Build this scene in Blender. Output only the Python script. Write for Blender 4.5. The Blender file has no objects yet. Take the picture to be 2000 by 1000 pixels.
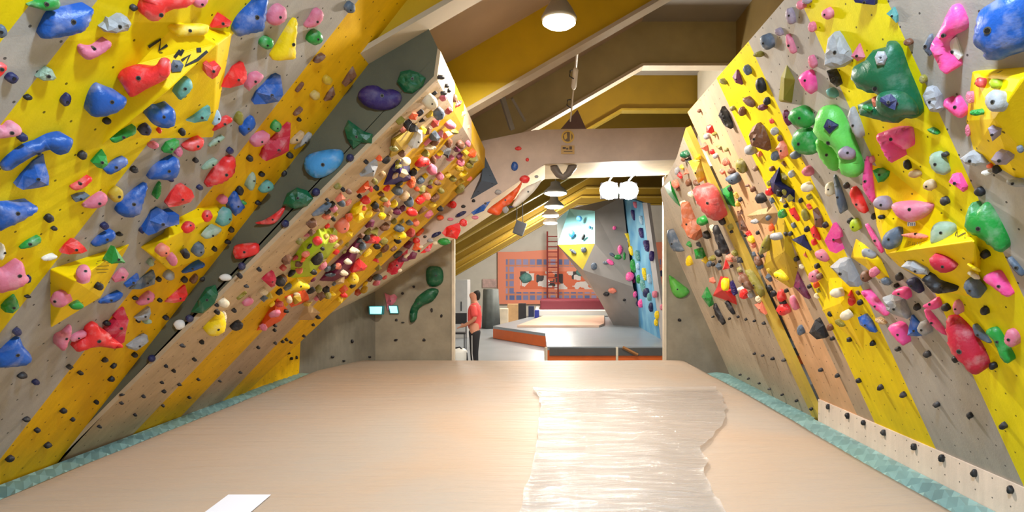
import bpy, bmesh, math, random
from mathutils import Vector, Matrix
from mathutils.bvhtree import BVHTree
from mathutils.geometry import delaunay_2d_cdt
random.seed(7)
SC = bpy.context.scene
COL = SC.collection
# ------------------------------------------------------------------ camera, world, light, exposure
F = 1200.0            # focal length in pixels of a 2000 px wide frame
VX, VY = 1060.0, 547.0
H = 1.90              # camera height above the hall floor
cam_d = bpy.data.cameras.new('camera'); cam = bpy.data.objects.new('camera', cam_d); COL.objects.link(cam)
cam_d.sensor_width = 36.0; cam_d.lens = F / 2000 * 36
cam_d.shift_x = -(VX - 1000) / 2000; cam_d.shift_y = (VY - 500) / 2000
cam_d.clip_start = 0.05; cam_d.clip_end = 200
cam.location = (0, 0, H); cam.rotation_euler = (math.pi / 2, 0, 0)
SC.camera = cam
w = bpy.data.worlds.new('world'); SC.world = w; w.use_nodes = True
w.node_tree.nodes['Background'].inputs[0].default_value = (0.95, 0.98, 1.0, 1)
w.node_tree.nodes['Background'].inputs[1].default_value = 0.40
SC.view_settings.view_transform = 'Standard'; SC.view_settings.look = 'None'
SC.view_settings.gamma = 1; SC.view_settings.use_curve_mapping = False
SC.view_settings.exposure = 0.22
def lamp(name, loc, power, color, size=0.3, kind='POINT'):
    l = bpy.data.lights.new(name, kind); l.energy = power; l.color = color
    if kind == 'POINT': l.shadow_soft_size = size
    else: l.shape = 'DISK'; l.size = size
    o = bpy.data.objects.new(name + '_source', l); COL.objects.link(o); o.location = loc
    return o
# lamps of the cave row: one over the climbers near the camera, one in the picture between the first rafters
lamp('cave_light', (0.35, 1.3, H + 2.6), 260, (0.74, 0.94, 1.18), 0.5, 'AREA')
lamp('cave_light', (0.16, 6.2, H + 2.50), 260, (1.0, 0.93, 0.83), 0.36, 'AREA')
lamp('flood_light', (1.5, 12.0, H + 1.70), 300, (1.0, 0.96, 0.88), 0.2)
for k in range(4):
    lamp('hall_light', (0.4, 16.9 + 2.95 * k, H + 2.2), (120, 120, 400, 950)[k], (1.0, 0.95, 0.86), 0.3 if k > 1 else 0.6, 'POINT' if k > 1 else 'AREA')
lamp('hall_light', (-2.5, 15.5, H + 1.2), 150, (1.0, 0.97, 0.92), 0.3)

# ------------------------------------------------------------------ helpers
def lin(c): return c / 12.92 if c <= 0.04045 else ((c + 0.055) / 1.055) ** 2.4
def hexc(h): return tuple(lin(int(h[i:i + 2], 16) / 255) for i in (0, 2, 4)) + (1,)
def un(px, py, d): return Vector(((px - VX) / F * d, d, (VY - py) / F * d + H))
def ray(px, py): return Vector(((px - VX) / F, 1.0, (VY - py) / F)).normalized()
CAM = Vector((0, 0, H))
def floor_at(px, py, zc):     # point of the level plane zc (relative to the camera)
    d = -zc * F / (py - VY); return un(px, py, d)
MATS = {}
def mat(name, col, rough=0.6, noise=0.0, nscale=6.0, chalk=0.0, metal=0.0, emit=0.0, spec=0.5, bump=0.0, bscale=40.0, coat=0.0, alpha=1.0):
    if name in MATS: return MATS[name]
    m = bpy.data.materials.new(name); MATS[name] = m; m.use_nodes = True
    nt = m.node_tree; N = nt.nodes; L = nt.links; b = N['Principled BSDF']
    c = hexc(col) if isinstance(col, str) else tuple(col) + (1,)
    b.inputs['Base Color'].default_value = c; b.inputs['Roughness'].default_value = rough
    b.inputs['Metallic'].default_value = metal; b.inputs['Specular IOR Level'].default_value = spec
    b.inputs['Coat Weight'].default_value = coat
    if alpha < 1: b.inputs['Alpha'].default_value = alpha
    if emit:
        b.inputs['Emission Color'].default_value = c; b.inputs['Emission Strength'].default_value = emit
    src = None
    g = N.new('ShaderNodeNewGeometry')
    if noise:
        n = N.new('ShaderNodeTexNoise'); n.inputs['Scale'].default_value = nscale; n.inputs['Detail'].default_value = 6
        L.new(g.outputs['Position'], n.inputs['Vector'])
        r = N.new('ShaderNodeMapRange'); r.inputs['From Min'].default_value = 0.3; r.inputs['From Max'].default_value = 0.7
        r.inputs['To Min'].default_value = 1 - noise; r.inputs['To Max'].default_value = 1 + noise * 0.6
        L.new(n.outputs['Fac'], r.inputs['Value'])
        mx = N.new('ShaderNodeVectorMath'); mx.operation = 'SCALE'; mx.inputs[0].default_value = c[:3]
        L.new(r.outputs['Result'], mx.inputs['Scale']); src = mx.outputs['Vector']
    if chalk:
        n2 = N.new('ShaderNodeTexNoise'); n2.inputs['Scale'].default_value = 14; n2.inputs['Detail'].default_value = 5
        L.new(g.outputs['Position'], n2.inputs['Vector'])
        r2 = N.new('ShaderNodeMapRange'); r2.inputs['From Min'].default_value = 0.50; r2.inputs['From Max'].default_value = 0.72
        r2.inputs['To Min'].default_value = 0; r2.inputs['To Max'].default_value = chalk
        L.new(n2.outputs['Fac'], r2.inputs['Value'])
        mm = N.new('ShaderNodeMix'); mm.data_type = 'RGBA'
        mm.inputs['A'].default_value = c; mm.inputs['B'].default_value = hexc('d8cec8')
        if src: L.new(src, mm.inputs['A'])
        L.new(r2.outputs['Result'], mm.inputs['Factor']); src = mm.outputs['Result']
    if src: L.new(src, b.inputs['Base Color'])
    if bump:
        n3 = N.new('ShaderNodeTexNoise'); n3.inputs['Scale'].default_value = bscale; n3.inputs['Detail'].default_value = 4
        L.new(g.outputs['Position'], n3.inputs['Vector'])
        bp = N.new('ShaderNodeBump'); bp.inputs['Strength'].default_value = bump; bp.inputs['Distance'].default_value = 0.02
        L.new(n3.outputs['Fac'], bp.inputs['Height']); L.new(bp.outputs['Normal'], b.inputs['Normal'])
    return m
def wallmat(name, stripes, dots=True, rough=0.62, stain=0.16):
    """painted plywood: bands of paint that run up the wall, bolt holes in a grid, scuffs; stripes = [(start Y, hex)] ascending"""
    m = bpy.data.materials.new(name); m.use_nodes = True; nt = m.node_tree; N = nt.nodes; L = nt.links; b = N['Principled BSDF']
    b.inputs['Roughness'].default_value = rough; b.inputs['Specular IOR Level'].default_value = 0.22
    g = N.new('ShaderNodeNewGeometry'); s = N.new('ShaderNodeSeparateXYZ'); L.new(g.outputs['Position'], s.inputs[0])
    r = N.new('ShaderNodeMapRange'); r.inputs['From Min'].default_value = 0; r.inputs['From Max'].default_value = 20
    L.new(s.outputs['Y'], r.inputs['Value'])
    cr = N.new('ShaderNodeValToRGB'); cr.color_ramp.interpolation = 'CONSTANT'; e = cr.color_ramp.elements
    e[0].position = 0; e[0].color = hexc(stripes[0][1])
    if len(stripes) > 1: e[1].position = stripes[1][0] / 20; e[1].color = hexc(stripes[1][1])
    else: e.remove(e[1])
    for y, c in stripes[2:]:
        x = e.new(y / 20); x.color = hexc(c)
    L.new(r.outputs['Result'], cr.inputs['Fac'])
    n = N.new('ShaderNodeTexNoise'); n.inputs['Scale'].default_value = 2.2; n.inputs['Detail'].default_value = 8; n.inputs['Roughness'].default_value = 0.65
    L.new(g.outputs['Position'], n.inputs['Vector'])
    r2 = N.new('ShaderNodeMapRange'); r2.inputs['From Min'].default_value = 0.3; r2.inputs['From Max'].default_value = 0.7
    r2.inputs['To Min'].default_value = 1 - stain; r2.inputs['To Max'].default_value = 1 + stain * 0.5
    L.new(n.outputs['Fac'], r2.inputs['Value'])
    # plywood streaks
    mp = N.new('ShaderNodeVectorMath'); mp.operation = 'MULTIPLY'; mp.inputs[1].default_value = (1.5, 14, 1.5); L.new(g.outputs['Position'], mp.inputs[0])
    n4 = N.new('ShaderNodeTexNoise'); n4.inputs['Scale'].default_value = 1.6; n4.inputs['Detail'].default_value = 5; L.new(mp.outputs[0], n4.inputs['Vector'])
    r4 = N.new('ShaderNodeMapRange'); r4.inputs['From Min'].default_value = 0.3; r4.inputs['From Max'].default_value = 0.7
    r4.inputs['To Min'].default_value = 1 - stain * 0.6; r4.inputs['To Max'].default_value = 1.0; L.new(n4.outputs['Fac'], r4.inputs['Value'])
    mu = N.new('ShaderNodeMath'); mu.operation = 'MULTIPLY'; L.new(r2.outputs[0], mu.inputs[0]); L.new(r4.outputs[0], mu.inputs[1])
    fac = mu.outputs[0]
    if dots:
        v = N.new('ShaderNodeVectorMath'); v.operation = 'MULTIPLY'; v.inputs[1].default_value = (0, 1 / 0.16, 1 / 0.13); L.new(g.outputs['Position'], v.inputs[0])
        fr = N.new('ShaderNodeVectorMath'); fr.operation = 'FRACTION'; L.new(v.outputs[0], fr.inputs[0])
        sb = N.new('ShaderNodeVectorMath'); sb.operation = 'SUBTRACT'; sb.inputs[1].default_value = (0, 0.5, 0.5); L.new(fr.outputs[0], sb.inputs[0])
        ln = N.new('ShaderNodeVectorMath'); ln.operation = 'LENGTH'; L.new(sb.outputs[0], ln.inputs[0])
        gt = N.new('ShaderNodeMath'); gt.operation = 'GREATER_THAN'; gt.inputs[1].default_value = 0.042; L.new(ln.outputs['Value'], gt.inputs[0])
        ma = N.new('ShaderNodeMapRange'); ma.inputs['To Min'].default_value = 0.22; L.new(gt.outputs[0], ma.inputs['Value'])
        m2 = N.new('ShaderNodeMath'); m2.operation = 'MULTIPLY'; L.new(fac, m2.inputs[0]); L.new(ma.outputs[0], m2.inputs[1]); fac = m2.outputs[0]
    sc = N.new('ShaderNodeVectorMath'); sc.operation = 'SCALE'; L.new(cr.outputs['Color'], sc.inputs[0]); L.new(fac, sc.inputs['Scale'])
    L.new(sc.outputs[0], b.inputs['Base Color'])
    n3 = N.new('ShaderNodeTexNoise'); n3.inputs['Scale'].default_value = 90; L.new(g.outputs['Position'], n3.inputs['Vector'])
    bp = N.new('ShaderNodeBump'); bp.inputs['Strength'].default_value = 0.25; bp.inputs['Distance'].default_value = 0.004
    L.new(n3.outputs['Fac'], bp.inputs['Height']); L.new(bp.outputs['Normal'], b.inputs['Normal'])
    return m
def link_mesh(name, verts, faces, m, parent=None, smooth=False, origin=None, mats=None, fm=None):
    o0 = Vector(origin) if origin is not None else Vector((0, 0, 0))
    me = bpy.data.meshes.new(name); me.from_pydata([tuple(Vector(v) - o0) for v in verts], [], faces)
    for k in (mats or [m]): me.materials.append(k)
    if fm:
        for p, i in zip(me.polygons, fm): p.material_index = i
    if smooth:
        for p in me.polygons: p.use_smooth = True
    me.update()
    o = bpy.data.objects.new(name, me); COL.objects.link(o)
    if parent is not None:
        o.parent = parent; o.location = o0 - world_loc(parent)
    else: o.location = o0
    return o
def world_loc(o):
    v = Vector(o.location)
    while o.parent is not None: o = o.parent; v = v + Vector(o.location)
    return v
def tag(o, label=None, cat=None, group=None, kind=None):
    if label: o['label'] = label
    if cat: o['category'] = cat
    if group: o['group'] = group
    if kind: o['kind'] = kind
    return o
def empty(name, loc):
    o = bpy.data.objects.new(name, None); o.empty_display_size = 0.1; COL.objects.link(o); o.location = loc; return o
def bm_obj(name, bm, m, parent=None, smooth=False, origin=None, recalc=True):
    if recalc: bmesh.ops.recalc_face_normals(bm, faces=bm.faces)
    v = [x.co.copy() for x in bm.verts]; bm.verts.index_update(); f = [[q.index for q in p.verts] for p in bm.faces]; bm.free()
    return link_mesh(name, v, f, m, parent, smooth, origin)
def bx(bm, lo, hi, bevel=0.0):
    lo, hi = Vector(lo), Vector(hi); c = (lo + hi) / 2; s = hi - lo
    g = bmesh.ops.create_cube(bm, size=1, matrix=Matrix.Translation(c) @ Matrix.Diagonal((s.x, s.y, s.z, 1)))
    if bevel:
        ed = list({e for v in g['verts'] for e in v.link_edges})
        bmesh.ops.bevel(bm, geom=ed, offset=bevel, segments=2, affect='EDGES', profile=0.7)
def tube(bm, pts, r, n=8, cap=True):
    pts = [Vector(p) for p in pts]; R = r if isinstance(r, (list, tuple)) else [r] * len(pts); rings = []
    for i, p in enumerate(pts):
        t = (pts[min(i + 1, len(pts) - 1)] - pts[max(i - 1, 0)]).normalized()
        a = Vector((0, 0, 1)) if abs(t.z) < 0.9 else Vector((1, 0, 0)); u = t.cross(a).normalized(); v = t.cross(u)
        rings.append([bm.verts.new(p + (u * math.cos(k * 2 * math.pi / n) + v * math.sin(k * 2 * math.pi / n)) * R[i]) for k in range(n)])
    for a, b in zip(rings, rings[1:]):
        for k in range(n): bm.faces.new((a[k], a[(k + 1) % n], b[(k + 1) % n], b[k]))
    if cap: bm.faces.new(rings[0]); bm.faces.new(rings[-1])
def lathe(bm, c, prof, n=24):
    c = Vector(c); rings = []
    for r, z in prof: rings.append([bm.verts.new(c + Vector((r * math.cos(2 * math.pi * k / n), r * math.sin(2 * math.pi * k / n), z))) for k in range(n)])
    for a, b in zip(rings, rings[1:]):
        for k in range(n): bm.faces.new((a[k], a[(k + 1) % n], b[(k + 1) % n], b[k]))
    bm.faces.new(rings[0]); bm.faces.new(rings[-1])
def prism(pts, off):
    """front polygon pts plus the same polygon moved by off: verts, faces"""
    n = len(pts); v = [Vector(p) for p in pts] + [Vector(p) + off for p in pts]
    f = [list(range(n)), list(range(2 * n - 1, n - 1, -1))] + [[i, i + n, (i + 1) % n + n, (i + 1) % n] for i in range(n)]
    return v, f
# ------------------------------------------------------------------ the climbing surfaces
BV, BT, BP = [], [], []            # ray-cast soup: vertices, triangles, owner name
def add_bvh(pts, polys, owner):
    o = len(BV); BV.extend(Vector(p) for p in pts)
    for f in polys:
        for i in range(1, len(f) - 1): BT.append((o + f[0], o + f[i], o + f[i + 1])); BP.append(owner)
def panel(name, pts, m, owner, thick=0.06, polys=None, kind='structure'):
    """a sheet with real thickness; the back lies away from the camera side"""
    pts = [Vector(p) for p in pts]; polys = polys or [list(range(len(pts)))]
    a = polys[0]; n = (pts[a[1]] - pts[a[0]]).cross(pts[a[2]] - pts[a[0]]).normalized()
    if n.dot(CAM - pts[a[0]]) < 0: n = -n
    bm = bmesh.new(); fv = [bm.verts.new(p) for p in pts]; bv = [bm.verts.new(p - n * thick) for p in pts]
    cnt = {}
    for f in polys:
        bm.faces.new([fv[i] for i in f]); bm.faces.new([bv[i] for i in reversed(f)])
        for i in range(len(f)):
            e = (f[i], f[(i + 1) % len(f)]); k = tuple(sorted(e)); cnt.setdefault(k, []).append(e)
    for k, es in cnt.items():
        if len(es) == 1:
            i, j = es[0]; bm.faces.new((fv[i], bv[i], bv[j], fv[j]))
    o = bm_obj(name, bm, m); tag(o, kind=kind)
    if owner: add_bvh(pts, polys, owner)
    return o
def C(x, y, z): return Vector((x, y, z + H))       # z relative to the camera
YE = 'e4ca00'; YO = 'e2b000'; GR = 'aaa49c'; WD = 'c6ad8c'; SAL = 'dcae84'; BG = 'b39c84'
def yA(px): return 2.869 * F / ((VX - px) + 0.78 * (VY - 500))
mA = wallmat('paint_left', [(0, YE), (yA(-700), YE), (yA(-367), GR), (yA(-219), YE), (yA(110), GR), (yA(302), YO)])
XA = lambda z: -2.869 + 0.78 * z
Y1 = 5.14; YB = 9.9; YE_ = 11.3
panel('wall_left', [C(XA(-1.6), .5, -1.6), C(XA(-1.6), Y1 + .05, -1.6), C(XA(3.2), Y1 + .05, 3.2), C(XA(3.2), .5, 3.2)], mA, 'A')
mReturnShade = wallmat('shaded_return', [(0, '62604e')], dots=False)  # same grey as the stripes, with the return's shade put into the colour
panel('wall_left_return', [C(-4.15, Y1 + .004, -1.62), C(-4.14, Y1 + .004, -1.58), C(-.897, Y1 + .004, 1.68), C(-.866, Y1 + .004, 1.915), C(-1.01, Y1 + .004, 2.22), C(XA(2.22), Y1 + .004, 2.22), C(XA(-1.6), Y1 + .004, -1.6)], mReturnShade, 'R', 0.04)
N0, N1, F1, F0, K0 = C(-4.13, Y1, -1.58), C(-.887, Y1, 1.68), C(-.93, YB, 1.80), C(-3.9, YB, -.93), C(-3.93, YB, -1.6)
M0, T0 = C(-4.11, 8.3, -1.62), C(-.905, 8.3, 1.75)
def yB(x500):      # depth of a vertical line of the wooden left wall, told by where it crosses picture row 500
    n = (N1 - N0).cross(M0 - N0); d = ray(x500, 500); t = (N0 - CAM).dot(n) / d.dot(n); return (CAM + d * t).y
mB = wallmat('wood_left', [(0, WD), (yB(600), YO), (yB(665), BG), (yB(716), YO)], stain=0.2)
panel('wall_left_far', [N0, N1, F1, F0, K0, C(-.855, Y1, 1.915), C(-.93, YB, 2.1), C(-4.14, Y1, -1.64), M0, T0], mB, 'B', 0.035,
      [[0, 1, 9, 8], [8, 9, 2, 3], [8, 3, 4], [0, 8, 4, 7], [1, 5, 6, 2, 9]])
def XC1(z): return 3.0 - 0.46 * (z + 1.29)
def yC(x500): return (3.0 - 0.46 * 1.29) * F / ((x500 - VX) + 0.46 * (VY - 500))
YC = 6.66
mC = wallmat('paint_right', [(0, 'e8d800'), (yC(2320), GR), (yC(1985), 'e8d800'), (yC(1793), GR), (yC(1656), YE), (yC(1560), BG), (yC(1532), SAL)])
panel('wall_right', [C(3.0, .5, -1.29), C(3.0, YC, -1.29), C(XC1(1.82), YC, 1.82), C(XC1(1.82), .5, 1.82)], mC, 'C', 0.16)
panel('baseboard_right', [C(2.985, .5, -1.7), C(2.985, YC, -1.7), C(2.985, YC, -1.29), C(2.985, .5, -1.29)], wallmat('kick', [(0, 'd2bfae')]), 'KICK', 0.05)
def XC2(z): return 2.31 - 0.46 * z
def yC2(x500): return 2.31 * F / ((x500 - VX) + 0.46 * (VY - 500))
mC2 = wallmat('wood_right', [(0, SAL), (yC2(1478), 'ccb04a'), (yC2(1446), 'b5a590'), (yC2(1385), 'c4b8a4')], stain=0.2)
P2 = [(YC, -1.6), (YB, -1.6), (9.78, .3), (9.63, .8), (8.9, 1.31), (7.44, 1.49), (YC, 1.65)]
panel('wall_right_far', [C(XC2(z), y, z) for y, z in P2], mC2, 'D')
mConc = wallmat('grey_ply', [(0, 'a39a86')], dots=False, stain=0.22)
mConcShade = wallmat('grey_ply_shaded', [(0, '7f7a6c')], dots=False, stain=0.22)  # corner panel: the grey ply with the left wall's shadow in its colour
def zs(x): return -.355 + (x + 3.3) * .667          # underside line of the arch on its slanted left side
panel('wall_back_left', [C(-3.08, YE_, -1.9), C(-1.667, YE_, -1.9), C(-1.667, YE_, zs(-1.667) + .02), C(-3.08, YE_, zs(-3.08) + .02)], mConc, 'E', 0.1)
panel('wall_back_corner', [C(-3.97, YB + .02, -1.9), C(-3.08, YE_, -1.9), C(-3.08, YE_, .1), C(-3.97, YB + .02, .1)], mConcShade, 'E', 0.06)
panel('wall_back_right', [C(2.26, YE_, -1.9), C(4.1, YE_, -1.9), C(4.1, YE_, 2.3), C(2.26, YE_, 1.93)], mConc, 'G', 0.1)
mBrown = wallmat('arch_brown', [(0, 'c6b4a8')], dots=False)
mSoff = wallmat('arch_cream', [(0, 'e2cfae')], dots=False)
L0, L1, L2 = (-3.9, zs(-3.9)), (.04, 1.873), (2.35, 1.95)
panel('wall_arch', [C(L0[0], YB, L0[1]), C(L1[0], YB, L1[1]), C(L2[0], YB, L2[1]), C(2.55, YB, 2.47), C(-.12, YB, 2.42), C(-.95, YB, 2.25), C(-3.9, YB, 1.0)], mBrown, 'L', 0.04)
panel('ceiling_arch', [C(L0[0], YB + .02, L0[1]), C(L1[0], YB + .02, L1[1]), C(L1[0], YE_ + .1, L1[1]), C(L0[0], YE_ + .1, L0[1]), C(L2[0], YE_ + .1, L2[1]), C(L2[0], YB + .02, L2[1])],
      mSoff, 'S', 0.05, [[0, 1, 2, 3], [1, 5, 4, 2]])
mPale = mat('pale_timber', 'd8cbb4', 0.6, 0.12, 5)
bm = bmesh.new(); bx(bm, C(-1.67, YE_ - .03, -1.9), C(-1.62, YE_ + .1, zs(-1.64)))
tag(bm_obj('trim_1', bm, mPale), kind='structure')
bm = bmesh.new(); bx(bm, C(2.22, YE_ - .03, -1.9), C(2.27, YE_ + .1, 1.9)); tag(bm_obj('trim_2', bm, mPale), kind='structure')

# ------------------------------------------------------------------ roof and rafters
SL = 0.58; ZR = 2.7; DP = 0.73; KX = 1.69
def zr(x): return ZR + SL * min(x, KX)
def deck(name, x0, x1, y0, y1, m):
    v, f = prism([C(x0, y0, zr(x0) + DP), C(x1, y0, zr(x1) + DP), C(x1, y1, zr(x1) + DP), C(x0, y1, zr(x0) + DP)], Vector((0, 0, .06)))
    tag(link_mesh(name, v, f, m), kind='structure')
deck('ceiling', -6, KX, -1, 34, mat('deck_tan', 'b29c86', 0.7, 0.10, 1.5))
deck('ceiling_flat', KX, 7.0, -1, 34, mat('deck_grey', '8f887e', 0.7, 0.10, 1.5))
mRaft = mat('rafter_yellow', 'cca806', 0.55, 0.10, 3); mFl = mat('rafter_flange', 'b8aa94', 0.6, 0.08, 4); mRaftShade = mat('rafter_shaded', 'a89c74', 0.6, 0.10, 3); mFlY = mat('rafter_flange_yellow', 'a08424', 0.6, 0.08, 4); mRaftH = mat('rafter_ochre', '8c6e0a', 0.6, 0.1, 3)  # third frame's colour is the yellow paint with its shade mixed in
RY = [4.98 + 2.75 * k for k in range(10)]
for k, y in enumerate(RY):
    x0 = {0: -1.50, 1: -1.9, 2: -3.2}.get(k, -5.6); x1 = 3.31 if k < 3 else 6.4
    pl = [(x0, zr(x0)), (KX, zr(KX)), (x1, zr(x1)), (x1, zr(x1) + DP), (KX, zr(KX) + DP), (x0, zr(x0) + DP)]
    v, f = prism([C(x, y, z) for x, z in pl], Vector((0, .12, 0))); fm = [0] * len(f)
    q = [(x0, zr(x0)), (KX, zr(KX)), (x1, zr(x1)), (x1, zr(x1) - .045), (KX + .02, zr(KX) - .045), (x0, zr(x0) - .045)]
    v2, f2 = prism([C(x, y - .07, z) for x, z in q], Vector((0, .26, 0))); n = len(v)
    o = link_mesh('trim_%d' % (k + 3), v + v2, f + [[i + n for i in p] for p in f2], None, mats=[(mRaft, mRaft, mRaftShade)[k] if k < 3 else mRaftH, mFl if k < 3 else mFlY], fm=fm + [1] * len(f2)); tag(o, kind='structure')
v, f = prism([C(3.3, .5, 1.0), C(3.3, 10.8, 1.0), C(3.3, 10.8, 4.45), C(3.3, .5, 4.45)], Vector((.06, 0, 0)))
tag(link_mesh('wall_right_upper', v, f, mat('olive_wall', '8a7440', 0.7, 0.1, 2)), kind='structure')
v, f = prism([C(3.3, 10.8, 1.6), C(3.3, 13.1, 1.6), C(3.3, 13.1, 4.45), C(3.3, 10.8, 4.45)], Vector((.06, 0, 0)))
tag(link_mesh('wall_hall_partition', v, f, mat('cream_wall', 'd8d0bc', 0.7, 0.06, 2)), kind='structure')
# cave and hall floor, hall walls
mFloor = mat('hall_floor', '8c9196', 0.35, 0.10, 1.2)
bm = bmesh.new(); bx(bm, C(-6.2, -1, -2.0), C(7.2, 34, -1.9)); tag(bm_obj('floor', bm, mFloor), kind='structure')
mHall = mat('hall_wall', 'd9d4c6', 0.7, 0.06, 2)
bm = bmesh.new(); bx(bm, C(-5.7, 11.5, -1.9), C(-5.6, 33, .3)); tag(bm_obj('wall_hall_left', bm, mHall), kind='structure')
bm = bmesh.new(); bx(bm, C(6.6, 11.5, -1.9), C(6.7, 33, 4.4)); tag(bm_obj('wall_hall_right', bm, mat('hall_dark', '55565c', 0.7, 0.1, 2)), kind='structure')
v, f = prism([C(-5.7, 32.6, -1.9), C(7, 32.6, -1.9), C(7, 32.6, 4.4), C(KX, 32.6, 4.4), C(-5.7, 32.6, .2)], Vector((0, .1, 0)))
tag(link_mesh('wall_hall_end', v, f, mHall), kind='structure')
# ------------------------------------------------------------------ holds and volumes
def build_bvh(): return BVHTree.FromPolygons(BV, BT)
BVH = build_bvh()
HALL_OK = {'BLUE', 'TOWER', 'HEND'}
def hit(px, py):
    d = ray(px, py); p, n, i, t = BVH.ray_cast(CAM, d)
    if p is None: return None
    if n.dot(d) > 0: n = -n
    return p, n, BP[i]
def on_plane(px, py, p, n, h=0.0):
    d = ray(px, py); t = (p + n * h - CAM).dot(n) / d.dot(n); return CAM + d * t
PAL = dict(bl='1450a2', nv='1a1e4e', bk='17151a', rd='e02a2a', pk='cf6f86', hp='f2509a', gn='1c8a34', dg='0a5a38', lg='8ea48c', lm='62c24e', gy='98989a',
           sl='536070', br='70472f', tn='bd9c70', cr='dccdb0', yl='f2cf00', ol='837a2c', tl='5c9a94', mv='93828f', pu='2e1c62', ma='6a1e42', or_='e85a22',
           sa='e47a60', cm='b81434', ic='a4c4da', lb='3f90cc', wh='e4dfd6', go='bb9c28', li='a8bc1e', te='b0603e', lv='8f88b4')
PAL['or'] = PAL.pop('or_')
CN = dict(bl='blue', nv='navy', bk='black', rd='red', pk='dusty pink', hp='hot pink', gn='green', dg='dark green', lg='sage green', lm='light green', gy='grey',
          sl='slate', br='brown', tn='tan', cr='cream', yl='yellow', ol='olive', tl='teal', mv='mauve', pu='purple', ma='maroon', sa='salmon', cm='crimson',
          ic='pale blue', lb='bright blue', wh='white', go='ochre', li='lime', te='terracotta', lv='lilac')
CN['or'] = 'orange'; PAL['dr'] = 'b84440'; CN['dr'] = 'brick red'
def hmat(c):
    soft = c in ('bk', 'nv', 'pu', 'ma', 'dg', 'lm')
    return mat('resin_' + c, PAL[c], 0.42 if c in ('bl', 'rd', 'gn', 'dg', 'lm', 'hp') else 0.55, 0.10, 9, chalk=0.10 if soft else 0.24, bump=0.15, bscale=60)
mWash = mat('washer_steel', '64625e', 0.4, metal=0.5)
mBolt = mat('bolt_steel', '2a2a2c', 0.35, metal=0.6)
RECS = []       # every hold / volume: dict(o, x, y, w, h, c, shape, size, owner, desc, noun)
OWN = {'A': 'striped left wall', 'R': 'shaded grey side panel on the left', 'B': 'crowded wooden left wall', 'C': 'striped right wall', 'D': 'wooden far right wall',
       'E': 'grey back wall left of the opening', 'G': 'grey back wall right of the opening', 'L': 'brown arch', 'S': 'slanted arch underside', 'KICK': 'right kickboard',
       'BLUE': 'blue wall of the far hall', 'TOWER': 'grey tower of the far hall', 'HEND': 'far end wall'}
def catmull(p, k):
    n = len(p); out = []
    for i in range(n):
        a, b, c, d = p[i - 1], p[i], p[(i + 1) % n], p[(i + 2) % n]
        for j in range(k):
            t = j / k
            out.append(tuple(0.5 * (2 * b[q] + (c[q] - a[q]) * t + (2 * a[q] - 5 * b[q] + 4 * c[q] - d[q]) * t * t + (3 * b[q] - a[q] - 3 * c[q] + d[q]) * t ** 3) for q in (0, 1)))
    return out
def segd(p, a, b):
    ab = b - a; t = max(0, min(1, (p - a).dot(ab) / max(ab.length_squared, 1e-12))); return (p - a - ab * t).length
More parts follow.
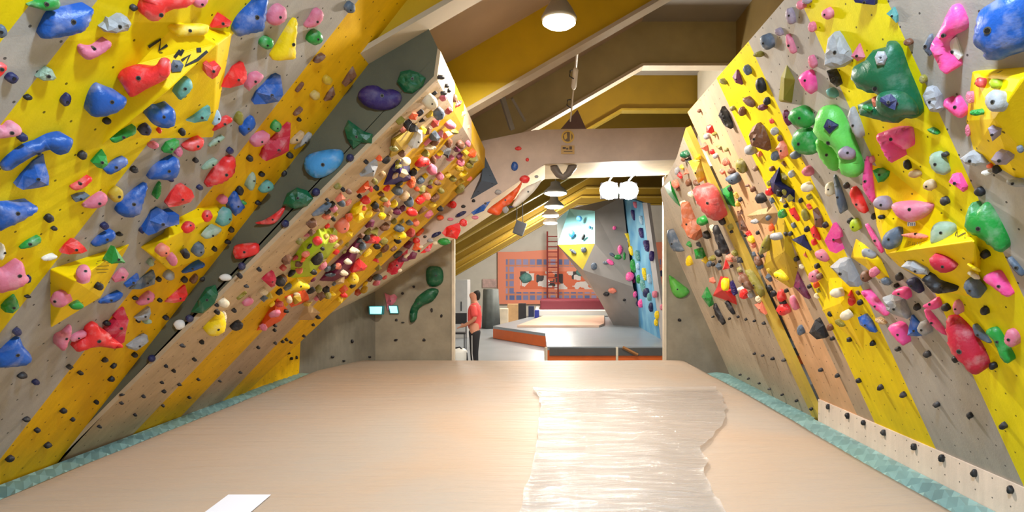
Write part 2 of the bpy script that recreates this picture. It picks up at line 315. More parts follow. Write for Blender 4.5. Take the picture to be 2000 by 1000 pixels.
def make_hold(poly, style, c, desc=None, name='climbing_hold', noun='hold', shape=None, depth=1.0, bolt=None, fine=7, owner_hint=None):
    """poly: outline as seen; it becomes a closed solid that stands out from the wall it is bolted to"""
    xs = [p[0] for p in poly]; ys = [p[1] for p in poly]
    cx, cy = sum(xs) / len(xs), sum(ys) / len(ys)
    if c == 'bk' and name == 'climbing_hold' and math.sqrt((max(xs) - min(xs)) * (max(ys) - min(ys))) < 19: name = noun = 'foothold'
    hh = hit(cx, cy)
    if hh is None: return None
    P, n, owner = hh
    v = -ray(cx, cy); m = (n + v * 0.9).normalized()
    if style == 'S': poly = catmull(poly, 3 if len(poly) < 16 else 2)
    def proj(Pc): return [CAM + ray(x, y) * ((Pc - CAM).dot(m) / ray(x, y).dot(m)) for x, y in poly]
    eps = 0.008
    Q = proj(P); hs = [(q - P).dot(n) for q in Q]; hm = min(hs)
    Pc = P
    if hm < eps:
        s = min((eps - hm) / max(v.dot(n), .2), 0.45); Pc = P + v * s; Q = proj(Pc)
    u = m.orthogonal().normalized(); w_ = m.cross(u)
    q2 = [Vector(((q - Pc).dot(u), (q - Pc).dot(w_))) for q in Q]
    area = abs(sum(q2[i].x * q2[(i + 1) % len(q2)].y - q2[(i + 1) % len(q2)].x * q2[i].y for i in range(len(q2)))) / 2
    ext = max(max(q.x for q in q2) - min(q.x for q in q2), max(q.y for q in q2) - min(q.y for q in q2))
    nb = len(q2); pts = list(q2)
    D = math.sqrt(area)
    ins = lambda p: sum(((q2[i].y > p.y) != (q2[i - 1].y > p.y)) and p.x < (q2[i - 1].x - q2[i].x) * (p.y - q2[i].y) / (q2[i - 1].y - q2[i].y) + q2[i].x for i in range(nb)) % 2 == 1
    dist = lambda p: min(segd(p, q2[i - 1], q2[i]) for i in range(nb))
    if style == 'F':
        cc = sum(q2, Vector((0, 0))) / nb; off = Vector(((Vector((0, 0, -1))).dot(u), (Vector((0, 0, -1))).dot(w_))) * ext * 0.06
        ap = cc + off
        pts.append(ap if ins(ap) else cc)
    else:
        st = max(ext / fine, 0.006); x = min(q.x for q in q2)
        while x < max(q.x for q in q2):
            y = min(q.y for q in q2)
            while y < max(q.y for q in q2):
                p = Vector((x + random.uniform(-.15, .15) * st, y + random.uniform(-.15, .15) * st))
                if ins(p) and dist(p) > st * 0.35: pts.append(p)
                y += st
            x += st
        # a rim just inside the outline keeps the rounded edge crisp
        cen = sum(q2, Vector((0, 0))) / nb
        for q in q2[::2]:
            p = q + (cen - q) * 0.07
            if ins(p): pts.append(p)
    try: V2, _, FC, *_ = delaunay_2d_cdt(pts, [], [list(range(nb))], 1, 1e-5)
    except Exception: return None
    if not FC: return None
    dd = [dist(p) for p in V2]; dm = max(dd) or 1e-6
    Hh = depth * (0.30 * min(D, 2.6 * dm))
    V3 = []
    seed = random.random() * 50
    for p, d in zip(V2, dd):
        t = min(1, d / dm); z = (t if style == 'F' else math.sqrt(max(0, 1 - (1 - t) ** 2))) * Hh
        if style == 'B' and d > dm * .05: z *= 0.75 + 0.5 * random.random()
        V3.append(Pc + u * p.x + w_ * p.y + m * z)
    cnt = {}
    for f in FC:
        for i in range(len(f)):
            e = (f[i], f[(i + 1) % len(f)]); cnt.setdefault(tuple(sorted(e)), []).append(e)
    ring = [es[0] for es in cnt.values() if len(es) == 1]
    back = {}
    faces = [list(f) for f in FC]; verts = list(V3)
    cen3 = sum((V3[e[0]] for e in ring), Vector()) / max(1, len(ring))
    for a, b in ring:
        for k in (a, b):
            if k not in back:
                q = V3[k]; q = q - n * ((q - P).dot(n) + 0.012); c3 = cen3 - n * ((cen3 - P).dot(n) + 0.012)
                back[k] = len(verts); verts.append(c3 + (q - c3) * 0.93)
    for a, b in ring: faces.append([b, a, back[a], back[b]])
    order = [e[0] for e in ring]
    # orient outwards: the first triangles must face m
    f0 = FC[0]; nn = (V3[f0[1]] - V3[f0[0]]).cross(V3[f0[2]] - V3[f0[0]])
    if nn.dot(m) < 0: faces = [list(reversed(f)) for f in faces]
    base = cen3 - n * (cen3 - P).dot(n)
    o = link_mesh(name, verts, faces, hmat(c), None, style not in 'FB', base)
    px = max(xs) - min(xs); py = max(ys) - min(ys); s = math.sqrt(px * py)
    if bolt or (bolt is None and s > 21):
        k = min(range(len(V3)), key=lambda i: (V3[i] - (cen3 + m * Hh)).length) if style != 'F' else max(range(len(V3)), key=lambda i: (V3[i] - P).dot(m))
        q = V3[k]; r = max(0.006, min(0.011, D * .05)); bm = bmesh.new()
        if style == 'F': q = q * .8 + cen3 * .2 + m * .02 * D
        tube(bm, [q - m * .02, q + m * .004], r, 6); bm_obj('bolt', bm, mBolt, o, False, q)
        if s > 26:
            bm = bmesh.new(); tube(bm, [q - m * .02, q + m * .0015], r * 1.45, 10); bm_obj('washer', bm, mWash, o, False, q)
    asp = max(px, py) / max(1, min(px, py))
    if shape is None:
        shape = {'F': 'angular', 'B': 'rugged'}.get(style) or ('elongated' if asp > 1.75 else 'rounded' if asp < 1.22 else 'oval')
    RECS.append(dict(o=o, x=cx, y=cy, s=s, c=c, shape=shape, owner=owner, desc=desc, noun=noun)); return o
def blob(x, y, w, h, rot=0, n=12, jag=0.10, sq=2.0):
    a = math.radians(rot); out = []
    for k in range(n):
        t = 2 * math.pi * k / n; r = 1 + random.uniform(-jag, jag); ct, s_ = math.cos(t), math.sin(t)
        ex = math.copysign(abs(ct) ** (2 / sq), ct) * w / 2 * r; ey = math.copysign(abs(s_) ** (2 / sq), s_) * h / 2 * r
        out.append((x + ex * math.cos(a) - ey * math.sin(a), y + ex * math.sin(a) + ey * math.cos(a)))
    return out
def wedge(x, y, w, h, rot=0):
    n = random.choice((3, 4, 4, 5)); a0 = random.uniform(0, 6.28); a = math.radians(rot); out = []
    for k in range(n):
        t = a0 + 2 * math.pi * (k + random.uniform(-.22, .22)) / n; ex, ey = math.cos(t) * w * .6, math.sin(t) * h * .6
        out.append((x + ex * math.cos(a) - ey * math.sin(a), y + ex * math.sin(a) + ey * math.cos(a)))
    return out
def nums(s): return [float(q) for q in s.replace(',', ' ').split()]
def parse(txt):
    for line in txt.strip().splitlines():
        line = line.strip()
        if not line: continue
        desc = None
        if '#' in line: line, desc = line.split('#'); desc = desc.strip()
        code, c, rest = line.split(' ', 2)
        if code in 'SFB':
            v = nums(rest); make_hold(list(zip(v[::2], v[1::2])), code, c, desc)
        else:
            for it in rest.split(';'):
                v = nums(it)
                if len(v) < 4 or v[2] < 5 and v[3] < 5: continue
                x, y, w, h = v[:4]; r = v[4] if len(v) > 4 else 0
                if code == 'o': make_hold(blob(x, y, w, h, r, 12, .07), 'S', c, desc, fine=5)
                elif code == 'r': make_hold(blob(x, y, w, h, r, 14, 0), 'S', c, desc, shape='round', depth=1.9, fine=5)
                elif code == 't': make_hold(wedge(x, y, w * 1.1, h * 1.1, r), 'F', c, desc)
                elif code == 'k': make_hold(blob(x, y, w, h, r, 10, .2), 'B', c, desc, fine=5)
                elif code == 'f': make_hold(blob(x, y, w, h, r, 8, .18), 'S', c, desc, name='foothold', noun='foothold', depth=1.6, fine=4, shape='')
# volumes: plywood boxes with flat faces; corners given as seen plus how far they stand off the wall
def volume(name, c, pts, faces, desc, marks=(), noun='volume', mt=None):
    cx = sum(p[0] for p in pts if p[2] == 0) / sum(1 for p in pts if p[2] == 0); cy = sum(p[1] for p in pts if p[2] == 0) / sum(1 for p in pts if p[2] == 0)
    P, n, owner = hit(cx, cy)
    V = [on_plane(x, y, P, n, h if h else -0.004) for x, y, h in pts]
    base = [i for i, p in enumerate(pts) if p[2] == 0]
    org = on_plane(cx, cy, P, n)
    faces = [[f[0], f[i], f[i + 1]] for f in faces for i in range(1, len(f) - 1)]
    o = link_mesh(name, V, faces, mt or wallmat('volume_' + c, [(0, PAL[c])], True, 0.55, .12), None, False, org)
    b = o.modifiers.new('edge', 'BEVEL'); b.width = 0.008; b.segments = 2; b.limit_method = 'ANGLE'
    add_bvh(V, faces, desc); OWN[desc] = desc
    x0 = [p[0] for p in pts]; y0 = [p[1] for p in pts]
    RECS.append(dict(o=o, x=sum(x0) / len(x0), y=sum(y0) / len(y0), s=math.sqrt((max(x0) - min(x0)) * (max(y0) - min(y0))), c=c, shape='faceted', owner=owner, desc=desc, noun=noun))
    return o
def strokes(parent, name, lines, wpx, m):
    """brush or tape strokes lying on the surface they were put on: ribbons given by their centre lines"""
    V, Fc = [], []
    for ln in lines:
        v = nums(ln); p = list(zip(v[::2], v[1::2])); L_ = []
        for i, (x, y) in enumerate(p):
            a = p[max(i - 1, 0)]; b = p[min(i + 1, len(p) - 1)]; dx, dy = b[0] - a[0], b[1] - a[1]; l = math.hypot(dx, dy) or 1
            nx, ny = -dy / l * wpx / 2, dx / l * wpx / 2
            h = hit(x, y)
            if h is None: continue
            L_.append((on_plane(x + nx, y + ny, h[0], h[1], .005), on_plane(x - nx, y - ny, h[0], h[1], .005)))
        for (a, b), (c, d) in zip(L_, L_[1:]):
            k = len(V); V += [a, b, d, c]; Fc.append([k, k + 1, k + 2, k + 3])
    return link_mesh(name, V, Fc, m, parent, False, V[0])
mInk = mat('black_tape', '15130f', 0.7)
vols = {}
# left wall volumes
vols['v0'] = volume('climbing_volume', 'yl', [(195, 287, 0), (416, 273, 0), (454, 64, 0), (345, 42, 0), (258, 130, 0), (330, 176, .16), (425, 86, .12)],
    [[6, 5, 0, 1, 2], [0, 5, 4], [4, 5, 6, 3], [3, 6, 2]], 'big yellow upper-left volume')
vols['v1'] = volume('climbing_volume', 'yl', [(97, 525, 0), (185, 496, 0), (255, 475, 0), (234, 513, 0), (197, 582, 0), (160, 604, 0), (98, 642, 0), (147, 549, .17)],
    [[0, 7, 1], [7, 3, 2, 1], [7, 4, 3], [7, 5, 4], [7, 6, 5], [0, 6, 7]], 'yellow wedge-shaped lower-left volume')
vols['v2'] = volume('climbing_volume', 'yl', [(273, 482, 0), (318, 455, 0), (330, 432, 0), (383, 406, 0), (432, 398, 0), (458, 425, 0), (440, 475, 0), (415, 500, 0), (330, 528, 0), (307, 505, .09), (330, 465, .09), (425, 420, .07), (405, 488, .07)],
    [[0, 10, 1], [0, 9, 10], [1, 10, 2], [2, 10, 11, 3], [3, 11, 4], [4, 11, 5], [5, 11, 12, 6], [6, 12, 7], [7, 12, 9, 8], [8, 9, 0], [9, 12, 11, 10]], 'yellow flat-topped volume')
# crowded wooden wall volumes
vols['b1'] = volume('climbing_volume', 'go', [(760, 310, 0), (764, 271, 0), (818, 237, 0), (806, 274, 0), (790, 296, 0), (772, 274, .10)], [[0, 5, 1], [1, 5, 2], [2, 5, 3], [3, 5, 4], [4, 5, 0]], 'small golden high volume')
vols['b2'] = volume('climbing_volume', 'pu', [(747, 362, 0), (760, 330, 0), (775, 310, 0), (800, 312, 0), (804, 352, 0), (772, 361, 0), (783, 338, .10)], [[0, 6, 1], [1, 6, 2], [2, 6, 3], [3, 6, 4], [4, 6, 5], [5, 6, 0]], 'navy-purple volume')
vols['b3'] = volume('climbing_volume', 'yl', [(676, 425, 0), (690, 399, 0), (706, 389, 0), (720, 404, 0), (716, 426, 0), (702, 437, 0), (700, 412, .08)], [[0, 6, 1], [1, 6, 2], [2, 6, 3], [3, 6, 4], [4, 6, 5], [5, 6, 0]], 'plain yellow volume')
vols['b4'] = volume('climbing_volume', 'li', [(566, 512, 0), (590, 474, 0), (622, 446, 0), (659, 444, 0), (662, 476, 0), (641, 506, 0), (610, 546, 0), (568, 545, 0), (634, 476, .14), (600, 505, .12)],
    [[0, 9, 1], [1, 9, 8, 2], [2, 8, 3], [3, 8, 4], [4, 8, 5], [5, 8, 9, 6], [6, 9, 7], [7, 9, 0]], 'lime green volume')
vols['b5'] = volume('climbing_volume', 'ma', [(620, 549, 0), (650, 514, 0), (675, 489, 0), (704, 456, 0), (713, 441, 0), (712, 455, 0), (701, 490, 0), (690, 520, 0), (683, 544, 0), (650, 550, 0), (682, 505, .09), (655, 533, .09)],
    [[0, 11, 1], [1, 11, 10, 2], [2, 10, 3], [3, 10, 5, 4], [5, 10, 6], [6, 10, 7], [7, 10, 11, 8], [8, 11, 9], [9, 11, 0]], 'long maroon volume')
vols['b6'] = volume('climbing_volume', 'or', [(499, 647, 0), (520, 610, 0), (543, 577, 0), (561, 600, 0), (566, 606, 0), (549, 627, 0), (522, 642, 0), (535, 617, .10)], [[0, 7, 1], [1, 7, 2], [2, 7, 3], [3, 7, 4], [4, 7, 5], [5, 7, 6], [6, 7, 0]], 'dark orange pyramid volume')
vols['b7'] = volume('climbing_volume', 'or', [(546, 578, 0), (600, 559, 0), (606, 586, 0), (567, 604, 0), (580, 583, .05)], [[0, 4, 1], [1, 4, 2], [2, 4, 3], [3, 4, 0]], 'flat salmon-orange volume')
vols['b8'] = volume('climbing_volume', 'tn', [(580, 626, 0), (600, 589, 0), (627, 611, 0), (612, 626, 0), (603, 610, .06)], [[0, 4, 1], [1, 4, 2], [2, 4, 3], [3, 4, 0]], 'beige plywood volume')
# right wall volumes
vols['c1'] = volume('climbing_volume', 'yl', [(1898, 138, 0), (2030, 128, 0), (2040, 350, 0), (1985, 350, 0), (1902, 300, 0), (1886, 236, 0), (1942, 232, .16), (1998, 152, .10)],
    [[0, 5, 6, 7], [0, 7, 1], [1, 7, 2], [2, 7, 6, 3], [3, 6, 4], [4, 6, 5]], 'yellow corner volume')
vols['c2'] = volume('climbing_volume', 'yl', [(1703, 318, 0), (1736, 326, 0), (1882, 446, 0), (1918, 500, 0), (1912, 548, 0), (1900, 582, 0), (1850, 572, 0), (1756, 520, 0), (1712, 440, 0), (1703, 380, 0), (1731, 496, .16), (1904, 470, .13)],
    [[10, 8, 9, 0], [10, 0, 1, 2, 11], [2, 3, 11], [3, 4, 11], [4, 5, 11], [10, 11, 5, 6, 7], [7, 8, 10]], 'huge yellow overhanging volume')
vols['c3'] = volume('climbing_volume', 'ol', [(1520, 196, 0), (1525, 150, 0), (1537, 124, 0), (1554, 155, 0), (1548, 201, 0), (1524, 199, 0), (1532, 152, .06), (1530, 195, .06)], [[0, 6, 1], [1, 6, 2], [2, 6, 3], [3, 6, 7, 4], [4, 7, 5], [5, 7, 0], [0, 7, 6]], 'olive gem-shaped volume')
vols['c4'] = volume('climbing_volume', 'go', [(1503, 462, 0), (1520, 420, 0), (1532, 425, 0), (1546, 470, 0), (1560, 522, 0), (1555, 562, 0), (1544, 566, 0), (1500, 537, 0), (1490, 520, 0), (1532, 490, .08)],
    [[0, 9, 1], [1, 9, 2], [2, 9, 3], [3, 9, 4], [4, 9, 5], [5, 9, 6], [6, 9, 7], [7, 9, 8], [8, 9, 0]], 'tall ochre volume')
vols['c5'] = volume('climbing_volume', 'yl', [(1660, 502, 0), (1671, 464, 0), (1690, 477, 0), (1722, 505, 0), (1741, 546, 0), (1716, 547, 0), (1690, 522, 0), (1692, 505, .07)], [[0, 7, 1], [1, 7, 2], [2, 7, 3], [3, 7, 4], [4, 7, 5], [5, 7, 6], [6, 7, 0]], 'slim yellow volume')
vols['c6'] = volume('climbing_volume', 'yl', [(1604, 607, 0), (1619, 540, 0), (1645, 538, 0), (1668, 562, 0), (1690, 625, 0), (1690, 690, 0), (1660, 660, 0), (1625, 634, 0), (1642, 592, .06)],
    [[0, 8, 1], [1, 8, 2], [2, 8, 3], [3, 8, 4], [4, 8, 5], [5, 8, 6], [6, 8, 7], [7, 8, 0]], 'yellow leaning slab volume')
vols['c7'] = volume('climbing_volume', 'nv', [(1502, 353, 0), (1523, 324, 0), (1527, 355, 0), (1554, 372, 0), (1554, 397, 0), (1530, 386, 0), (1509, 378, 0), (1512, 358, .10)], [[0, 7, 1], [1, 7, 2], [2, 7, 3], [3, 7, 4], [4, 7, 5], [5, 7, 6], [6, 7, 0]], 'navy folded volume')
vols['c8'] = volume('climbing_volume', 'rd', [(1391, 578, 0), (1400, 560, 0), (1407, 538, 0), (1422, 540, 0), (1426, 562, 0), (1438, 580, 0), (1441, 597, 0), (1414, 586, 0), (1412, 565, .08)], [[0, 8, 1], [1, 8, 2], [2, 8, 3], [3, 8, 4], [4, 8, 5], [5, 8, 6], [6, 8, 7], [7, 8, 0]], 'red boot-shaped volume')
vols['c9'] = volume('climbing_volume', 'tn', [(1455, 422, 0), (1480, 409, 0), (1511, 402, 0), (1521, 416, 0), (1506, 441, 0), (1478, 436, 0), (1496, 418, .05)], [[0, 6, 1], [1, 6, 2], [2, 6, 3], [3, 6, 4], [4, 6, 5], [5, 6, 0]], 'bare plywood volume')
vols['c10'] = volume('climbing_volume', 'gn', [(1399, 374, 0), (1427, 357, 0), (1434, 385, 0), (1438, 407, 0), (1414, 396, 0), (1424, 384, .04)], [[0, 5, 1], [1, 5, 2], [2, 5, 3], [3, 5, 4], [4, 5, 0]], 'green kite volume')
vols['c11'] = volume('climbing_volume', 'gn', [(1296, 363, 0), (1308, 351, 0), (1319, 375, 0), (1331, 407, 0), (1319, 397, 0), (1304, 379, 0), (1312, 374, .05)], [[0, 6, 1], [1, 6, 2], [2, 6, 3], [3, 6, 4], [4, 6, 5], [5, 6, 0]], 'pale green edge volume')
vols['l1'] = volume('climbing_volume', 'sl', [(918, 391, 0), (944, 332, 0), (945, 300, 0), (973, 359, 0), (940, 352, .22)], [[0, 4, 1], [1, 4, 2], [2, 4, 3], [3, 4, 0]], 'slate pyramid volume')
BVH = build_bvh()
strokes(vols['v0'], 'painted_letter', ['290,92 314,77 311,98 327,88'], 6, mInk)
strokes(vols['v0'], 'painted_letter', ['341,112 352,98', '352,108 358,97', '355,118 371,107 362,128 385,117 405,100'], 6, mInk)
strokes(vols['v0'], 'tape_patch', ['384,98 393,97'], 9, mInk)
strokes(vols['v1'], 'handwritten_lines', ['190,510 213,507', '188,515 215,513', '190,521 213,519', '188,527 212,526', '190,533 208,532'], 1.3, mat('faded_ink', '8a7a10', 0.8))
strokes(vols['c2'], 'painted_mark', ['1866,461 1869,446 1870,462 1886,454 1884,465 1897,462'], 2.2, mInk)
strokes(vols['c2'], 'handwritten_word', ['1773,479 1774,472 1778,472 1777,476', '1782,479 1783,473 1786,478 1787,473', '1791,478 1792,472', '1796,478 1796,472 1799,475'], 1.0, mat('pencil', '77701a', 0.8))
strokes(vols['c2'], 'printed_tag', ['1772,438 1788,437'], 8, mat('tag_white', 'd4dde0', 0.6))
strokes(vols['c2'], 'printed_letter', ['1774,441 1774,435 1777,435', '1779,435 1779,441', '1782,441 1782,435', '1786,435 1786,441'], 1.4, mat('tag_blue', '2a68a8', 0.6))
# ---- left wall, traced holds
parse('''
S gn 52,10 70,5 105,-5 115,0 118,10 112,18 90,21 75,17 #green leaf-shaped hold
S bl 77,70 82,48 92,24 112,19 150,17 178,16 183,22 175,44 166,58 150,66 115,73 88,76 #broad blue shelf hold
B gy 193,52 205,45 208,34 218,38 235,30 248,33 256,45 250,60 225,65 203,62 #rocky grey-brown hold
S pk 153,92 160,88 172,93 190,95 210,82 217,83 216,92 200,105 175,117 160,110 #pink smile-shaped jug
B lg 70,150 80,138 90,130 102,136 110,152 105,157 85,158 #sage rock hold
S rd -12,125 8,126 14,130 10,140 -8,155 #red edge hold
S rd 273,22 278,0 285,-15 380,-15 376,5 360,16 330,20 312,38 295,41 280,30 #huge red topmost sloper
S pk 380,-5 405,-5 405,5 395,15 380,12
S yl 320,42 340,48 400,47 408,55 400,68 370,70 350,72 330,58 #wavy yellow ledge
S rd 229,150 240,135 262,128 300,130 315,113 332,117 333,140 322,156 285,175 258,190 247,180 238,165 #giant red fist-shaped hold
F sl 333,128 338,117 352,118 359,127 354,139 336,141
S tl 345,185 350,160 360,152 372,155 376,170 365,185 352,195 #grey-blue teardrop hold
S bl 174,200 178,175 188,163 202,168 225,180 245,190 246,200 235,215 205,227 178,226 #blue bulging triangle hold
S pk -8,245 10,250 20,240 35,243 43,255 35,265 5,270 -8,270 #pink double-lobed hold
S bl 2,322 15,305 45,284 75,278 100,268 125,266 140,270 143,278 135,296 118,303 105,298 100,292 75,300 40,320 20,333 5,332 #long drooping blue hold
F bl 33,365 45,342 65,315 85,301 88,318 96,345 95,362 75,367 45,371 #blue fin-shaped hold
F gn 180,318 190,303 200,292 208,305 211,322 200,330 190,327 #green faceted hold
S bl 203,332 210,325 225,312 245,308 250,318 240,328 215,341
S rd 137,365 150,358 160,354 175,345 180,352 165,366 148,372
F sl 140,383 155,380 176,382 165,391 148,395
S pk 162,400 180,385 200,376 210,385 205,400 185,407 165,405 #dusty pink scoop
S gn 214,270 222,267 240,260 262,248 266,250 264,262 250,268 230,278 220,278 #green dumbbell hold
S bl 288,228 287,210 295,207 315,212 335,210 343,222 340,245 320,250 300,243 #blue pillow-shaped hold
F tl 364,236 380,228 400,212 410,208 412,222 405,236 380,240 #teal fin hold
F gn 318,292 325,278 350,275 350,285 335,300 320,298
S rd 355,285 370,275 395,270 398,280 390,292 370,295
S bl 290,345 300,325 325,312 345,308 351,320 347,340 335,352 310,350 293,350 #blue mushroom hold
S bl 227,410 235,395 262,370 287,358 284,380 278,400 272,418 250,425 232,418 #blue swooping hold
F rd 327,400 335,378 345,362 358,360 375,372 380,385 372,395 350,402 330,405 #red rooftop-shaped hold
S bl -12,400 10,397 35,400 70,402 72,412 55,424 25,440 -12,450 #blue hold at the left edge
S gn 39,484 50,473 65,466 78,462 80,473 65,482 45,486
F rd 119,494 128,478 140,466 152,470 165,482 171,490 160,495 135,497 #red tent-shaped hold
S bl 180,478 188,465 200,456 220,450 226,458 222,468 205,477 188,482 #blue bean hold
S pk -12,525 10,528 25,518 40,510 47,520 50,535 57,545 48,555 30,565 -12,570 #big pink jug at left edge
B gn 6,600 12,588 28,575 35,588 38,600 25,612 10,610 #leafy green hold
F bl 283,455 292,430 295,413 308,405 320,412 330,420 350,420 350,438 330,443 305,455 290,460 #blue star-shaped hold
F pk 222,545 235,525 245,525 252,535 245,548 225,552
F bl 243,555 255,545 270,535 272,545 265,555 248,562
F sl 253,565 280,540 300,528 304,540 302,555 275,565 #slate blade hold
S bl 193,590 210,580 238,572 238,580 225,590 200,593
S pk 268,594 275,580 290,570 302,575 298,588 280,596
F rd 322,590 345,570 362,557 367,575 360,588 340,592 #red spike hold
S bl 447,400 455,378 462,375 472,395 478,405 462,420 458,420
S bl 355,532 370,520 395,512 400,520 385,527 365,533
S bl -6,700 2,690 15,672 28,660 38,658 45,675 58,690 62,702 50,713 20,717 -6,717 #blue bell-shaped hold
S pk 107,655 125,648 138,635 140,650 135,665 128,683 118,682
S pk 138,665 142,655 155,650 168,648 168,657 155,663 145,668
S rd 148,680 155,665 170,655 167,640 178,630 190,632 197,645 212,650 218,658 215,666 235,670 240,677 225,681 190,677 165,684 150,687 #sprawling red reclining hold
F cm 210,648 220,635 228,625 222,618 232,605 242,600 248,618 252,625 247,645 243,668 237,672 218,668 #crimson forked hold
B gy 247,675 260,668 275,657 288,655 290,665 275,680 265,685 250,680
F gy 262,620 280,608 293,600 295,612 290,625 270,627
F rd 413,54 420,35 427,25 440,33 453,42 448,52 430,55 #bright red pyramid hold
S bl 455,60 458,42 470,25 495,5 500,-8 522,-10 521,20 517,45 512,60 490,65 465,71 #great blue shell hold
S pk 522,38 525,22 535,12 545,10 557,15 560,30 555,42 540,50 526,46 #pink pocketed jug
S yl 532,117 540,95 555,65 567,42 577,35 581,50 577,85 577,110 570,116 #tall yellow horn hold
S pk 595,50 605,35 612,20 625,18 632,28 628,42 615,52 600,54 #pink sloped pinch
F rd 398,125 405,120 415,130 428,127 432,133 425,148 415,155 405,148
F rd 433,170 445,150 455,130 475,122 482,140 482,155 475,165 450,172 #red block hold
S pk 482,165 488,145 505,143 515,148 508,160 495,168 486,178
F bl 494,200 500,180 518,165 535,148 548,147 551,165 553,185 545,198 520,203 497,204 #blue shark-fin hold
F br 670,165 680,145 690,130 697,148 688,160 675,170 #brown diamond hold
F br 635,198 640,182 652,170 655,185 648,195
S ic 416,240 420,215 428,218 432,235 420,245
S rd 415,250 430,240 438,230 452,230 453,238 435,248 418,256
S bl 468,250 475,242 485,230 494,227 499,240 494,252 482,262 475,265 #blue pebble hold
S rd 404,365 408,345 418,328 428,322 435,312 440,308 455,305 460,315 458,335 448,348 432,358 415,362 #red curled hold
S pk 490,272 500,262 520,260 528,265 520,280 500,287 492,282
F cm 512,310 513,292 525,275 568,240 567,265 564,295 550,303 520,315 #crimson shard
S tn 566,278 575,268 592,257 594,265 585,278 570,282
S gy 575,290 590,275 605,260 610,265 600,278 580,290
S tl 506,372 512,360 525,353 535,362 530,372 515,377
S rd 498,435 515,430 535,418 557,402 550,420 535,436 510,438 #red half-moon hold
S rd 455,490 462,478 500,474 507,485 500,497 465,506 457,500 #red brick-shaped hold
S pu 699,190 702,178 715,168 735,167 750,175 765,174 780,180 785,192 778,205 760,214 735,214 712,206 #large purple bean hold
S lb 593,320 600,304 620,296 650,291 668,294 671,310 660,328 640,342 618,348 600,338 #large blue oval sloper
B dg 775,160 782,140 800,136 818,142 832,152 826,168 806,182 790,180 #dark green crystal hold
B dg 672,250 680,234 694,244 710,256 728,262 726,280 705,278 690,290 678,272 #dark green crown hold
B dg 552,400 560,378 580,366 600,372 612,388 600,402 575,408 #dark green moss hold
B dg 372,610 385,588 402,562 420,556 426,575 418,592 395,612 #dark green boulder hold
o br 624,115 26,12 -30; 586,171 24,8 -50; 583,218 22,10 -40; 380,545 12,20 30
o go 640,157 18,18; 616,187 18,18; 228,380 28,30
o nv 24,153 24,20; 130,195 18,26 20; 45,269 20,17; 284,254 24,22; 391,367 12,10; 205,442 16,14; 57,545 9,14; 278,450 10,13; 35,649 16,15; 71,747 14,11; 450,295 13,13; 335,352 10,8
r nv 684,308 15,15; 617,375 16,16; 557,437 15,15; 472,520 15,15; 370,622 16,15; 296,700 15,14
o bk 162,304 18,16; 97,427 18,16; 263,332 15,13; 364,498 15,15; 195,560 15,15; 469,373 14,17; 585,234 8,8; 489,310 12,12; 567,304 12,12; 554,338 12,12; 512,341 11,10; 505,397 12,8; 311,546 10,10; 361,547 12,12; 395,545 10,9; 452,449 12,11; 210,632 14,10; 445,473 12,8; 420,487 9,10; 234,458 13,7; 344,16 2,2
o bk 262,16 14,12; 56,191 16,10; 210,237 16,12; 357,259 12,14; 383,314 11,9; 107,447 12,8; 55,580 12,5; 265,583 12,7; 313,587 9,8; 271,627 8,8; 325,621 12,9; 264,694 11,10
o sl 3,62 22,24; 684,15 20,22; 344,16 2,2; 388,488 22,28 20
o lg 423,277 36,9 -30; 410,322 34,13 -30; 415,455 38,15 -28; 288,628 18,10; 295,513 12,15; 492,355 15,36 10
o gn 521,84 28,24; 615,74 32,28; 540,247 20,22; 310,372 10,34 10; 150,598 26,14; 475,397 14,8; 362,160 2,2
t gn 230,500 30,30
o tl 440,425 24,36 25
o ol 468,232 16,26
o rd 368,443 26,22; 405,422 20,24; 312,256 8,10
o pk 163,533 32,32; 115,585 34,32; 338,508 17,22; 435,390 20,18; 350,297 14,20; 300,284 22,13
o sa 320,490 24,24 -30
o gy 331,538 20,20
o wh 97,504 30,10 -10; 3,492 16,32; 440,542 24,14; 350,634 22,20
f bk 45,735 18,11 -10; 137,717 12,9; 158,729 12,8; 206,704 12,9 -30; 223,715 12,9 -30; 218,741 12,9 -30; 189,786 10,8 -30; 125,803 13,10 -20; 53,820 14,10; 143,820 10,7 -25; 74,841 13,9 -25; 94,870 14,10 -20; 20,897 18,11 -20
f bk 237,771 8,5; 238,788 9,5; 281,775 8,6; 321,765 8,6; 265,811 7,5; 195,834 9,6; 317,748 7,5; 325,716 8,6; 340,725 8,6; 351,752 7,5; 370,777 8,5; 388,742 7,5; 380,703 9,6; 357,676 10,6; 395,669 9,8; 319,793 7,5; 505,679 7,5; 470,728 7,4; 430,745 7,4
''')
